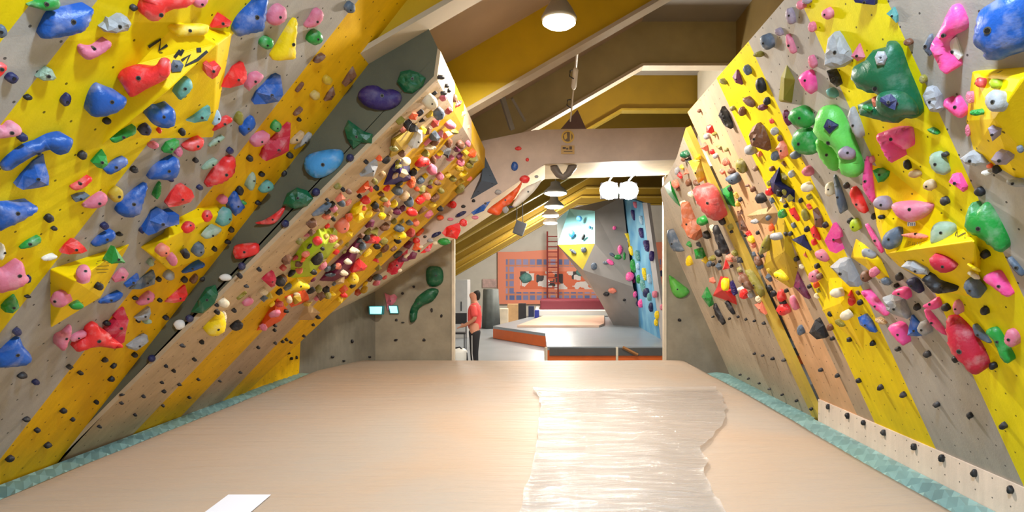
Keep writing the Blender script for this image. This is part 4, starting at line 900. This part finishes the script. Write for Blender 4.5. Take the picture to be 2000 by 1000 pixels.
# pole with its tensioner down to the arch
t0, t1 = un(1141, -30, 7.6), un(1114, 237, 9.6); mPole = mat('pole_white', 'd9d2c6', .4)
t = empty('hanging_pole', t1); tag(t, 'thin white pole hanging from the rafters down to the arch', 'pole')
bm = bmesh.new(); tube(bm, [t0, t0.lerp(t1, .56)], .018, 8); bm_obj('upper_rod', bm, mPole, t, True, t0)
bm = bmesh.new(); tube(bm, [t0.lerp(t1, .55), t0.lerp(t1, .57), t0.lerp(t1, .70), t0.lerp(t1, .72)], [.02, .04, .04, .02], 10); bm_obj('sleeve', bm, mPole, t, True, t0.lerp(t1, .6))
bm = bmesh.new(); tube(bm, [t0.lerp(t1, .71), t1], .011, 8); bm_obj('lower_rod', bm, mPole, t, True, t1)
for q in (.60, .84):
    bm = bmesh.new(); p = t0.lerp(t1, q) + Vector((-.05, 0, 0)); tube(bm, [p + Vector((.03, 0, .06)), p + Vector((-.02, 0, .05)), p + Vector((-.03, 0, -.03)), p + Vector((.03, 0, -.07))], .01, 6); bm_obj('clip', bm, mDarkM, t, False, p)
# struts in the dark gap behind the second rafter
for a, b, lab in (((980, 188), (1000, 252), 'thick pale timber strut leaning in the dark roof gap'), ((1000, 192), (1025, 236), 'thin pale timber strut beside the thick one in the roof gap')):
    A_, B_ = un(a[0], a[1], 9.3), un(b[0], b[1], 9.7); wd = .05 if lab.startswith('thick') else .025
    bm = bmesh.new(); tube(bm, [A_, B_], wd, 4); tag(bm_obj('roof_strut', bm, mat('strut_grey', '77736c', .7), None, False, A_), lab, 'strut')
# pyramid lying on top of the arch, U-shaped hold under it, emblem on its face
bp = [un(1095, 252, 10.0), un(1145, 252, 10.0), un(1140, 248, 10.6), un(1100, 248, 10.6)]; ap = un(1128, 214, 10.2)
tag(link_mesh('climbing_volume', bp + [ap], [[0, 1, 4], [1, 2, 4], [2, 3, 4], [3, 0, 4], [3, 2, 1, 0]], mat('mauve_ply', '6f5a60', .6, .1), None, False, bp[0]), 'dusky mauve pyramid standing on top of the arch', 'volume')
c = un(1100, 318, 10.1); t = []
pts = [un(1080, 314, 10.15), un(1083, 328, 10.1), un(1091, 341, 10.05), un(1100, 346, 10.05), un(1110, 339, 10.05), un(1118, 326, 10.1), un(1121, 314, 10.15)]
bm = bmesh.new(); tube(bm, pts, [.07, .07, .06, .05, .06, .075, .075], 12)
tag(bm_obj('climbing_hold', bm, mat('handle_grey', '6a625c', .5, .15), None, True, c), 'dark grey U-shaped handle hold hanging under the arch', 'climbing hold')
def ringm(cx, cy, r0, r1, y, n=28, a0=0, a1=6.2832):
    V, Fc = [], []
    for k in range(n + 1):
        a = a0 + (a1 - a0) * k / n
        for r in (r0, r1): V.append(un(cx + r * math.cos(a), cy + r * math.sin(a), y))
    for k in range(n): Fc.append([2 * k, 2 * k + 1, 2 * k + 3, 2 * k + 2])
    return V, Fc
mGold = mat('emblem_gold', 'd0ac4c', .55); ye = YB - .012
V, Fc = ringm(1109, 267, 9.6, 12.6, ye); em = link_mesh('arch_emblem', V, Fc, mGold, None, False, un(1109, 267, ye)); tag(em, 'round gold emblem with lettering painted on the brown arch face', 'emblem')
V, Fc = ringm(1109, 267, 0.1, 9.6, ye + .002); link_mesh('emblem_disc', V, Fc, mat('emblem_brown', '6e5a4a', .6), em, False, un(1109, 267, ye))
def flat(px, y): return [un(a, b, y) for a, b in px]
link_mesh('emblem_figure', flat([(1101, 264), (1107, 259), (1108, 270), (1103, 273)], ye - .004) + flat([(1113, 258), (1116, 260), (1116, 274), (1113, 275)], ye - .004), [[0, 1, 2, 3], [4, 5, 6, 7]], mGold, em, False, un(1105, 266, ye))
link_mesh('emblem_plate', flat([(1096, 284), (1122, 284), (1122, 301), (1096, 301)], ye), [[0, 1, 2, 3]], mat('emblem_plate', 'b8965c', .6), em, False, un(1109, 292, ye))
V, Fc = [], []
for (x0, y0, x1, y1) in ((1099, 287, 1105, 291), (1106, 289, 1110, 292), (1112, 286, 1117, 292), (1101, 295, 1118, 296.5)):
    k = len(V); V += flat([(x0, y0), (x1, y0), (x1, y1), (x0, y1)], ye - .004); Fc.append([k, k + 1, k + 2, k + 3])
link_mesh('emblem_lettering', V, Fc, mat('emblem_dark', '4a3a30', .6), em, False, V[0])
# cyan lit tablets on the grey wall
mCy = mat('cyan_lit', '8feef0', emit=1.6); mCyF = mat('cyan_frame', '2c8088', .4)
for i, (q, lab) in enumerate(((((722, 599), (746, 599), (745, 613), (723, 613)), 'left glowing cyan panel on the grey back wall'), (((760, 598), (775, 598), (777, 611), (763, 611)), 'right glowing cyan panel below the pink star-shaped hold'))):
    y = (YE_ - .02) if i else 11.1
    P = [un(a, b, y - .03) for a, b in q]; c0 = sum(P, Vector()) / 4; v, f = prism([c0 + (p - c0) * 1.22 for p in P], Vector((0, .10, 0)))
    o = link_mesh('light_panel', v, f, mCyF, None, False, c0); tag(o, lab, 'light panel', 'cyan light panels'); v, f = prism([p - Vector((0, .008, 0)) for p in P], Vector((0, .01, 0))); link_mesh('lit_screen', v, f, mCy, o, False, c0)

# ------------------------------------------------------------------ far hall
mHM = mat('hall_mat_grey', '8a9298', .3, .08, 2, bump=.3, bscale=6); mOr = mat('mat_orange', 'd2601c', .5, .08, 4); mDk = mat('mat_dark', '4b4a48', .6, .1, 4)
zt = -1.5
def top(px, py, z=zt): return floor_at(px, py, z)
a, b_, c_ = top(963, 637), top(1065, 651), top(1068, 677); e0 = Vector((6.4, c_.y, H + zt)); e1 = Vector((6.4, 27, H + zt)); e2 = Vector((un(1056, 0, 27).x, 27, H + zt))
pts = [a, b_, c_, e0, e1, e2]; t = empty('crash_mat', (0, 14, 0)); tag(t, 'wide grey crash mat with orange sides on the far hall floor', 'mat')
v, f = prism(pts, Vector((0, 0, -.08))); link_mesh('top_cover', v, f, mHM, t, False, b_)
v, f = prism([p - Vector((0, 0, .08)) for p in pts], Vector((0, 0, -.31))); link_mesh('side_cover', v, f, mOr, t, False, b_)
# front face: dark recess over an orange sill, pale divider
bm = bmesh.new(); bx(bm, (c_.x + .06, c_.y - .03, H + zt - .20), (6.3, c_.y + .0, H + zt - .03)); bm_obj('front_recess', bm, mDk, t, False, c_)
bm = bmesh.new(); xd = un(1205, 690, c_.y).x; bx(bm, (xd - .03, c_.y - .06, H + zt - .36), (xd + .02, c_.y, H + zt - .01)); bm_obj('divider', bm, mPale, t, False, c_)
bm = bmesh.new(); p0 = un(1216, 678, c_.y); p1 = un(1245, 693, c_.y); tube(bm, [p0 - Vector((0, .04, 0)), p1 - Vector((0, .04, 0))], .035, 4); bm_obj('brace', bm, mat('brace_brown', '9a6a3c', .6), t, False, p0)
bm = bmesh.new(); tube(bm, [c_ + Vector((-.02, -.03, -.01)), c_ + Vector((-.02, -.03, -.36))], .035, 4); bm_obj('corner_trim', bm, mPale, t, False, c_)
# second mat level, orange reflection painted in, then pale platform and maroon pad
s = [un(1010, 628, 19.4), un(1170, 636, 19.4), un(1180, 632, 20.3), un(1180, 616, 24.8), un(1062, 616, 24.8)]; s = [Vector((p.x, p.y, H + zt + .002)) for p in s]
v, f = prism(s, Vector((0, 0, .07))); tag(link_mesh('landing_mat', v, f, mat('mat_reflection', 'd8b49c', .3, .1, 2), None, False, s[0]), 'thin mat with painted-in orange reflection lying on the grey mat before the platform', 'mat')
bm = bmesh.new(); y0 = 25.2; bx(bm, (un(1045, 0, y0).x, y0, H + zt + .02), (un(1188, 0, y0).x, 29.5, H + zt + .25), .03); tag(bm_obj('platform', bm, mat('platform_white', 'dcdcd8', .4), None, False, (0, 26, H + zt)), 'long white low platform under the maroon pad', 'platform')
bm = bmesh.new(); bx(bm, (un(1055, 0, 26).x, 26, H + zt + .25), (un(1184, 0, 26).x, 28.5, H + zt + .66), .06); tag(bm_obj('pad', bm, mat('pad_maroon', '6a1c2c', .5), None, False, (0, 27, H + zt)), 'long maroon pad on the white platform in front of the orange wall', 'pad')
# orange board with tiled borders
def orangemat():
    m = bpy.data.materials.new('orange_board'); m.use_nodes = True; nt = m.node_tree; N = nt.nodes; L = nt.links; b = N['Principled BSDF']
    g = N.new('ShaderNodeNewGeometry'); s = N.new('ShaderNodeSeparateXYZ'); L.new(g.outputs['Position'], s.inputs[0])
    def math_(op, a, v): 
        q = N.new('ShaderNodeMath'); q.operation = op
        for i, z in enumerate((a, v)):
            if isinstance(z, (int, float)): q.inputs[i].default_value = z
            else: L.new(z, q.inputs[i])
        return q.outputs[0]
    Y = 32.4; X = s.outputs['X']; Z = s.outputs['Z']
    def rng(v, a, b): return math_('MULTIPLY', math_('GREATER_THAN', v, a), math_('LESS_THAN', v, b))
    x0, x1 = un(988, 0, Y).x, un(1180, 0, Y).x; z0, z1 = un(0, 586, Y).z, un(0, 506, Y).z; t_ = .42
    outer = math_('MULTIPLY', rng(X, x0, x1 + 3), rng(Z, z0, z1)); inner = math_('MULTIPLY', rng(X, x0 + t_, x1 + 3), rng(Z, z0 + t_, z1 - t_))
    band = math_('SUBTRACT', outer, inner)
    ix0, ix1 = un(1016, 0, Y).x, un(1185, 0, Y).x; core = math_('MULTIPLY', rng(X, ix0, ix1), rng(Z, un(0, 565, Y).z, un(0, 530, Y).z))
    br = N.new('ShaderNodeTexBrick'); br.inputs['Scale'].default_value = 1; br.offset = 0; br.inputs['Brick Width'].default_value = .36; br.inputs['Row Height'].default_value = .38; br.inputs['Mortar Size'].default_value = .05
    br.inputs['Color1'].default_value = hexc('5a70a8'); br.inputs['Color2'].default_value = hexc('a8a0c8'); br.inputs['Mortar'].default_value = hexc('d88c6c')
    cv = N.new('ShaderNodeCombineXYZ'); L.new(X, cv.inputs[0]); L.new(Z, cv.inputs[1]); L.new(cv.outputs[0], br.inputs['Vector'])
    vo = N.new('ShaderNodeTexVoronoi'); vo.inputs['Scale'].default_value = 3.2; vo.distance = 'CHEBYCHEV'; L.new(cv.outputs[0], vo.inputs['Vector'])
    cr = N.new('ShaderNodeValToRGB'); cr.color_ramp.interpolation = 'CONSTANT'; e = cr.color_ramp.elements; e[0].color = hexc('e8734a'); e[1].position = .5; e[1].color = hexc('40383c'); q = e.new(.68); q.color = hexc('ece4e0')
    sp = N.new('ShaderNodeSeparateColor'); L.new(vo.outputs['Color'], sp.inputs[0]); L.new(sp.outputs[0], cr.inputs[0])
    m1 = N.new('ShaderNodeMix'); m1.data_type = 'RGBA'; m1.inputs['A'].default_value = hexc('f49474'); L.new(br.outputs['Color'], m1.inputs['B']); L.new(band, m1.inputs['Factor'])
    m2 = N.new('ShaderNodeMix'); m2.data_type = 'RGBA'; L.new(m1.outputs['Result'], m2.inputs['A']); L.new(cr.outputs[0], m2.inputs['B']); L.new(core, m2.inputs['Factor'])
    L.new(m2.outputs['Result'], b.inputs['Base Color']); b.inputs['Roughness'].default_value = .6; return m
q = [un(972, 594, 32.4), un(1330, 594, 32.4), un(1330, 470, 32.4), un(1010, 492, 32.4), un(972, 492, 32.4)]; v, f = prism(q, Vector((0, .1, 0)))
tag(link_mesh('tiled_board', v, f, orangemat(), None, False, q[0]), 'orange tiled training board with blue tile border on the far end wall', 'board'); add_bvh(q, [[0, 1, 2, 3, 4]], 'HEND')
# red truss ladder
t = empty('truss_ladder', un(1080, 607, 30)); tag(t, 'tall dark red truss ladder standing before the orange board', 'ladder'); mRed = mat('truss_red', '6e2420', .5)
for px in (1069, 1090):
    bm = bmesh.new(); tube(bm, [Vector((un(px, 0, 30).x, 30, 0)), un(px, 452, 30)], .045, 6); bm_obj('upright', bm, mRed, t, False, un(px, 607, 30))
for py in range(462, 606, 10):
    bm = bmesh.new(); tube(bm, [un(1069, py, 30), un(1090, py, 30)], .028, 6); bm_obj('rung', bm, mRed, t, False, un(1069, py, 30))
# grey climbing tower
TP = dict(a=(1088, 430, 21), b=(1112, 408, 21.5), c=(1162, 412, 20), d=(1162, 476, 19.6), e=(1089, 478, 20.6), f=(1138, 527, 19.8), g=(1198, 635, 20.5), h=(1262, 640, 19.6), i=(1236, 560, 19.0), j=(1216, 384, 20), k=(1180, 392, 20.6),
          B1=(1262, 634, 24), B2=(1216, 384, 24), B3=(1112, 408, 25), B4=(1200, 628, 24))
K = list(TP); V = [un(*TP[k]) for k in K]
for k in ('g', 'h', 'B1', 'B4'): V[K.index(k)].z = H + zt
FS = ['abcde', 'edf', 'dkji', 'cdk', 'fdi', 'fihg', 'ij', 'hi']; FS = ['abcde', 'edf', 'dckji', 'dif', 'fihg']; BK = [['j', 'k', 'c', 'b', 'B3', 'B2'], ['h', 'i', 'j', 'B2', 'B1'], ['g', 'f', 'e', 'a', 'b', 'B3', 'B4'], ['B1', 'B2', 'B3', 'B4']]
faces = [[K.index(x) for x in s] for s in FS] + [[K.index(x) for x in s] for s in BK]
mT = [mat('tower_cyan', '86c4c8', .5, .06, 2), mat('tower_ochre', 'a8962c', .5, .08, 2), mat('tower_grey', '8a8480', .6, .1, 2)]
tag(link_mesh('climbing_tower', V, faces, None, None, False, V[K.index('g')], mats=mT, fm=[0, 1] + [2] * 7), 'faceted grey climbing tower with a cyan upper facet in the far hall', 'climbing tower')
add_bvh(V, faces[:5], 'TOWER')
def bluemat():
    m = bpy.data.materials.new('blue_wall'); m.use_nodes = True; nt = m.node_tree; N = nt.nodes; L = nt.links; b = N['Principled BSDF']
    g = N.new('ShaderNodeNewGeometry'); n = N.new('ShaderNodeTexNoise'); n.inputs['Scale'].default_value = 1.1; L.new(g.outputs['Position'], n.inputs['Vector'])
    cr = N.new('ShaderNodeValToRGB'); e = cr.color_ramp.elements; e[0].position = .35; e[0].color = hexc('3f86b4'); e[1].position = .65; e[1].color = hexc('7cb4cc'); L.new(n.outputs['Fac'], cr.inputs[0]); L.new(cr.outputs[0], b.inputs['Base Color']); b.inputs['Roughness'].default_value = .6; return m
q = [un(1205, 378, 21.5), un(1254, 396, 17.2), un(1290, 662, 15.6), un(1245, 640, 20.2)]; panel('wall_hall_blue', q, bluemat(), 'BLUE', .1)
q2 = [un(1254.5, 396, 17.15), un(1264, 396, 16.9), un(1302, 668, 15.2), un(1290.5, 662, 15.55)]; panel('wall_hall_blue_edge', q2, mat('edge_grey', 'a09c9c', .6, .08, 2), 'BLUE', .1)
BVH = build_bvh()
parse('''
o hp 1211,487 9,18; 1230,540 16,18 40; 1237,548 8,10; 1240,575 8,12; 1251,593 9,17 ; 1200,445 7,8; 1195,388 8,9
o yl 1226,470 10,34 -20; 1233,490 8,20 -15; 1258,535 7,26 -10; 1282,615 7,16; 1281,630 7,14
o pu 1236,420 6,22 -15; 1252,455 8,22 -15; 1262,480 9,24 -15; 1272,500 9,20; 1265,430 4,4
o gn 1237,520 11,26 -10; 1247,545 8,18; 1207,502 14,9; 1219,500 5,16
o tl 1245,500 9,22 -15; 1256,560 10,28 -15; 1268,580 8,16
o nv 1262,572 12,18; 1246,592 8,12; 1292,534 8,12; 1271,600 8,18
o pk 1278,575 9,14; 1292,600 7,12; 1240,400 6,14 -20
o ic 1252,430 7,18 -15; 1268,545 8,20 -10; 1246,520 7,14
o lb 1131,427 11,11; 1116,456 12,14; 1152,444 5,6
o bk 1139,463 6,12 20; 1219,586 6,5; 1184,575 12,8
o sl 1119,491 16,6 35; 1140,488 11,11 30; 1195,497 12,6 30; 1160,520 12,14; 1184,513 14,6 0
o hp 1192,512 16,9 35
o sa 1196,568 16,10 10
o tl 1027,543 24,20; 1136,532 24,16
''')
# left side clutter of the hall
mBlk = mat('black_stuff', '1e1e22', .6, .1); mGreyC = mat('cloth_grey', '5c6260', .75, .15, 5)
def box(name, px0, py0, px1, py1, d, dep, m, label, cat, z=None):
    a, b = un(px0, py1, d), un(px1, py0, d); bm = bmesh.new(); bx(bm, (a.x, d, a.z if z is None else z), (b.x, d + dep, b.z), .02); return tag(bm_obj(name, bm, m, None, False, (a.x, d, a.z)), label, cat)
c = un(957, 610, 24); a = un(938, 612, 24); b = un(970, 566, 24); t = []
bm = bmesh.new(); n = 30
for k in range(n):
    pass
lo, hi = [], []
for k in range(n):
    an = 2 * math.pi * k / n; rx, ry = (b.x - a.x) / 2, .45; w_ = 1 + .07 * math.sin(an * 9)
    lo.append(bm.verts.new((c.x + rx * 1.12 * w_ * math.cos(an), 24.4 + ry * 1.1 * w_ * math.sin(an), .02))); hi.append(bm.verts.new((c.x + rx * .95 * math.cos(an), 24.4 + ry * .95 * math.sin(an), b.z + .03 * math.sin(an * 3))))
for k in range(n): bm.faces.new((lo[k], lo[(k + 1) % n], hi[(k + 1) % n], hi[k]))
bm.faces.new(hi); bm.faces.new(lo)
tag(bm_obj('covered_stack', bm, mGreyC, None, True, (c.x, 24.4, 0)), 'tall stack under a dark grey sheet beside the orange board', 'covered stack')
box('crate', 991, 594, 1012, 611, 26, .5, mat('crate_tan', 'b8956a', .7, .1), 'tan cardboard crate on the floor below the orange board', 'box', .0)
box('speaker_box', 1012, 593, 1027, 611, 26.2, .5, mBlk, 'black box beside the tan crate under the orange board', 'box', .0)
box('step_stool', 1032, 598, 1043, 612, 25, .4, mat('stool_navy', '1c2444', .6), 'small navy stool left of the maroon pad', 'stool', .0)
box('tub', 1044, 606, 1053, 618, 24.2, .35, mat('tub_blue', '1c2c8c', .5), 'blue tub between the navy stool and the maroon pad', 'tub', H + zt + .002)
box('low_bench', 975, 603, 992, 611, 25.6, .5, mPale, 'low pale bench beside the covered stack', 'bench', .0)
box('wall_poster', 942, 545, 970, 562, 32.5, .05, mat('poster_pink', 'd8b8b0', .7, .3, 5), 'pinkish poster on the far end wall above the covered stack', 'poster')
# white cabinet with a dark chair at the far left
o = box('locker', 884, 546, 913, 640, 20, .8, mat('locker_grey', 'b9b8b6', .5, .05), 'tall grey-white locker at the left edge of the far hall', 'locker', .0)
bm = bmesh.new(); p = un(900, 600, 20); bx(bm, (p.x, 19.97, .9), (p.x + .03, 20.0, 1.2)); bm_obj('handle', bm, mDarkM, o, False, (p.x, 19.98, 1))
t = empty('folding_chair', un(893, 640, 16.5)); tag(t, 'dark folding chair standing in front of the grey-white locker', 'chair'); q = un(893, 600, 16.5)
bm = bmesh.new(); bx(bm, (q.x - .2, 16.4, .45), (q.x + .22, 16.8, .49)); bm_obj('seat', bm, mBlk, t, False, (q.x, 16.6, .45))
bm = bmesh.new(); bx(bm, (q.x - .2, 16.78, .7), (q.x + .22, 16.82, 1.0)); bm_obj('backrest', bm, mBlk, t, False, (q.x, 16.8, .8))
for sx in (-.18, .2):
    for sy, hh in ((16.42, .46), (16.8, .98)):
        bm = bmesh.new(); tube(bm, [(q.x + sx, sy, 0), (q.x + sx, sy, hh)], .015, 6); bm_obj('leg', bm, mBlk, t, False, (q.x + sx, sy, 0))
# white tub with a black hose by the opening
p = un(889, 700, 12.5); bm = bmesh.new(); lathe(bm, (p.x, 12.5, 0), [(.20, 0), (.24, .1), (.25, .44), (.20, .5), (.02, .51)], 24)
o = bm_obj('white_tub', bm, mat('tub_white', 'dcdad2', .5), None, True, (p.x, 12.5, 0)); tag(o, 'white rounded tub just inside the left side of the opening', 'tub')
bm = bmesh.new(); tube(bm, [(p.x - .1, 12.5, .5), (p.x + .1, 12.45, .54), (p.x + .24, 12.45, .42), (p.x + .26, 12.45, .2), (p.x + .28, 12.4, .03), (p.x + .34, 12.3, .02)], .016, 8); bm_obj('hose', bm, mBlk, o, True, (p.x, 12, .5))
# hanging speaker
p = un(1015, 446, 17.5); t = empty('hanging_speaker', p); tag(t, 'dark grey speaker hanging under the yellow rafters of the far hall', 'speaker')
bm = bmesh.new(); bx(bm, (-.15, -.13, -.19), (.15, .13, .19), .02)
for v_ in bm.verts: v_.co = Matrix.Rotation(.35, 3, 'Y') @ v_.co + p
bm_obj('cabinet', bm, mat('speaker_grey', '3c3c3e', .6), t, False, p)
for dx in (-.09, .09):
    bm = bmesh.new(); tube(bm, [p + Vector((dx, 0, .15)), p + Vector((dx * .9, 0, .45)), Vector((p.x + dx * .9, p.y, H + zr(p.x) + DP))], .012, 6); bm_obj('cable', bm, mBlk, t, False, p)

# ------------------------------------------------------------------ the person
def skin(name, chain, edges, m, parent, origin, sub=2, root=0):
    me = bpy.data.meshes.new(name); me.from_pydata([tuple(Vector(c[0])) for c in chain], edges, []); o = bpy.data.objects.new(name, me); COL.objects.link(o)
    s = o.modifiers.new('skin', 'SKIN'); s.use_smooth_shade = True
    for i, c in enumerate(chain):
        r = c[1]; o.data.skin_vertices[0].data[i].radius = (r, r) if not isinstance(r, tuple) else r
    for i in range(len(chain)): o.data.skin_vertices[0].data[i].use_root = (i == root)
    d = o.modifiers.new('sub', 'SUBSURF'); d.levels = sub; d.render_levels = sub
    me.materials.append(m)
    if parent: o.parent = parent
    else: o.location = origin
    return o
pl = un(927, 708, 11.85); PX, PY = pl.x, pl.y
mSkin = mat('skin', 'c98d72', .55); mShirt = mat('tee_red', 'ea5654', .7, .08, 12); mTr = mat('trousers_black', '1d1d22', .75)
ch = [((0, 0, .94), (.12, .10)), ((0, 0, 1.10), (.115, .095)), ((0, 0, 1.28), (.14, .11)), ((.01, 0, 1.40), (.10, .09)), ((.0, 0, 1.475), .052), ((-.01, 0, 1.54), (.066, .075)), ((-.01, 0, 1.61), (.078, .092)), ((-.005, 0, 1.675), (.06, .07))]
ed = [(i, i + 1) for i in range(7)]
def ext(start, lst):
    p = start
    for c in lst: ch.append(c); ed.append((p, len(ch) - 1)); p = len(ch) - 1
    return p
ext(6, [((-.105, 0, 1.605), .012)])
for s in (-1, 1):
    k = ext(3, [((.0, s * .17, 1.40), .055), ((.03, s * .215, 1.16), .042), ((-.16, s * .15, 1.04), .034), ((-.235, s * .11, 1.01), (.03, .02))])
    for j, (dx, dy, dz) in enumerate(((-.08, -.025, -.03), (-.09, -.008, -.028), (-.085, .010, -.026), (-.065, .026, -.022))):
        ext(k, [((-.235 + dx * .6, s * .11 + dy, 1.01 + dz * .4), .009), ((-.235 + dx, s * .11 + dy, 1.01 + dz * 1.3), .008)])
    ext(k, [((-.22, s * .11 - s * .03, 1.045), .009), ((-.265, s * .11 - s * .035, 1.055), .008)])
    ext(0, [((0, s * .09, .88), .095), ((-.01, s * .095, .50), .058), ((.02, s * .09, .10), .04), ((-.05, s * .095, .04), .038), ((-.13, s * .10, .03), .03)])
body = skin('person', ch, ed, mSkin, None, Vector((PX, PY, 0)))
tag(body, 'person in a red t-shirt and black trousers standing in the opening, facing left', 'person')
sh = [((0, 0, .90), (.145, .12)), ((0, 0, 1.08), (.14, .115)), ((0, 0, 1.27), (.16, .13)), ((.01, 0, 1.40), (.115, .10)), ((0, 0, 1.455), .07)]; se = [(0, 1), (1, 2), (2, 3), (3, 4)]
for s in (-1, 1):
    n0 = len(sh); sh += [((.0, s * .17, 1.40), .075), ((.02, s * .205, 1.27), .07), ((.027, s * .213, 1.19), .066)]; se += [(3, n0), (n0, n0 + 1), (n0 + 1, n0 + 2)]
skin('shirt', sh, se, mShirt, body, None)
tr = [((0, 0, .98), (.13, .11)), ((0, 0, .92), (.13, .115))]; te = [(0, 1)]
for s in (-1, 1):
    n0 = len(tr); tr += [((0, s * .09, .85), .105), ((-.01, s * .095, .50), .075), ((.015, s * .09, .14), .058)]; te += [(1, n0), (n0, n0 + 1), (n0 + 1, n0 + 2)]
skin('trousers', tr, te, mTr, body, None)
skin('hair', [((.02, 0, 1.70), (.055, .07)), ((.045, 0, 1.64), (.06, .082)), ((.055, 0, 1.57), (.045, .06)), ((.06, 0, 1.50), .035)], [(0, 1), (1, 2), (2, 3)], mat('hair_dark', '1c1412', .6), body, None)
for s in (-1, 1): skin('shoe', [((.045, s * .092, .05), (.045, .05)), ((-.05, s * .096, .045), (.042, .04)), ((-.15, s * .10, .035), (.038, .03))], [(0, 1), (1, 2)], mBlk, body, None)
for s in (-1, 1):
    V = [(.015 - .01, s * .155, .86), (.02, s * .17, .5)]; bm = bmesh.new(); tube(bm, [(-.03, s * .195, .85), (-.03, s * .173, .5), (.01, s * .15, .16)], .008, 6); o = bm_obj('trouser_stripe', bm, mat('stripe_white', 'd8d8d8', .7), None); o.parent = body

# ------------------------------------------------------------------ names that single each hold out
def dirword(dx, dy):
    a = math.degrees(math.atan2(-dy, dx)) % 360
    return ['right of', 'up and right of', 'above', 'up and left of', 'left of', 'down and left of', 'below', 'down and right of'][int(((a + 22.5) % 360) // 45)]
seen = {}
# the 300 holds that show largest stay single; the many smaller ones become one object
small = sorted([r for r in RECS if r['noun'] == 'hold'], key=lambda r: (r['desc'] is not None and r['desc'] != '', r['s']), reverse=True)[300:]
if small:
    V, Fc, fm, ms = [], [], [], []
    for r in small:
        o = r['o']; me = o.data; k = len(V); V += [v.co + o.location for v in me.vertices]; Fc += [[k + i for i in p.vertices] for p in me.polygons]
        if me.materials[0] not in ms: ms.append(me.materials[0])
        fm += [ms.index(me.materials[0])] * len(me.polygons)
        for ch in list(o.children): bpy.data.objects.remove(ch)
        bpy.data.objects.remove(o)
    RECS = [r for r in RECS if r not in small]
    o = link_mesh('small_climbing_holds', V, Fc, None, None, False, V[0], mats=ms, fm=fm)
    tag(o, 'countless little coloured climbing holds crowded over all the climbing walls', 'climbing holds', None, 'stuff')
for r in RECS:
    if r['desc'] is not None and r['desc'] == '': r['desc'] = None
ANCH = [r for r in RECS if r['desc'] and len(r['desc'].split()) <= 5]
ORD = ['', 'second', 'third', 'fourth', 'fifth', 'sixth', 'seventh', 'eighth', 'ninth', 'tenth', 'eleventh', 'twelfth']
groups = {}
kick = sorted([r for r in RECS if r['owner'] == 'KICK'], key=lambda r: r['x'])
for i, r in enumerate(kick):
    r['o']['label'] = ('black foothold on the right kickboard, ' + ('nearest the far end of it' if i == 0 else 'closest to the camera' if i == len(kick) - 1 else ORD[i] + ' from its far end'))
    r['o']['group'] = 'footholds along the right kickboard'
for r in RECS:
    o = r['o']; o['category'] = {'volume': 'volume', 'foothold': 'foothold'}.get(r['noun'], 'climbing hold')
    if 'label' in o: continue
    own = OWN[r['owner']]
    if r['desc']:
        o['label'] = (r['desc'] + ' on the ' + own) if r['desc'] != own else r['desc']; seen[o['label']] = 1
        if r['noun'] != 'volume': o['group'] = 'climbing holds on the ' + own
        else: o['group'] = 'plywood volumes'
        continue
    sz = 'tiny' if r['s'] < 9 else 'small' if r['s'] < 15 else 'mid-sized' if r['s'] < 28 else 'large'
    if r['noun'] == 'foothold': sz = 'small'
    base = ' '.join(q for q in (sz, CN[r['c']], r['shape']) if q)
    best = min((a for a in ANCH if a['o'] is not o), key=lambda a: math.hypot(a['x'] - r['x'], a['y'] - r['y']) * (1 if a['owner'] == r['owner'] or a['desc'] == own else 1.8))
    on = ' on the ' if best['desc'] == own else None
    if on: rel = 'on the ' + best['desc']
    else: rel = dirword(r['x'] - best['x'], r['y'] - best['y']) + ' the ' + best['desc']
    r['base'], r['rel'] = base, rel
    groups.setdefault((base, rel, r['noun']), []).append(r)
    o['group'] = ('footholds' if r['noun'] == 'foothold' else 'climbing holds') + ' on the ' + own
for (base, rel, noun), g in groups.items():
    nn = noun
    if len(g) == 1:
        g[0]['o']['label'] = '%s %s %s' % (base, 'climbing hold' if nn == 'hold' and len((base + rel).split()) < 12 else nn, rel); continue
    g.sort(key=lambda r: (round(r['y']), r['x']))
    for i, r in enumerate(g):
        pre = ('upper' if i == 0 else 'lower') if len(g) == 2 else ('topmost' if i == 0 else 'lowest' if i == len(g) - 1 else ORD[i] + ' highest')
        r['o']['label'] = '%s %s %s %s' % (pre, base, nn, rel)
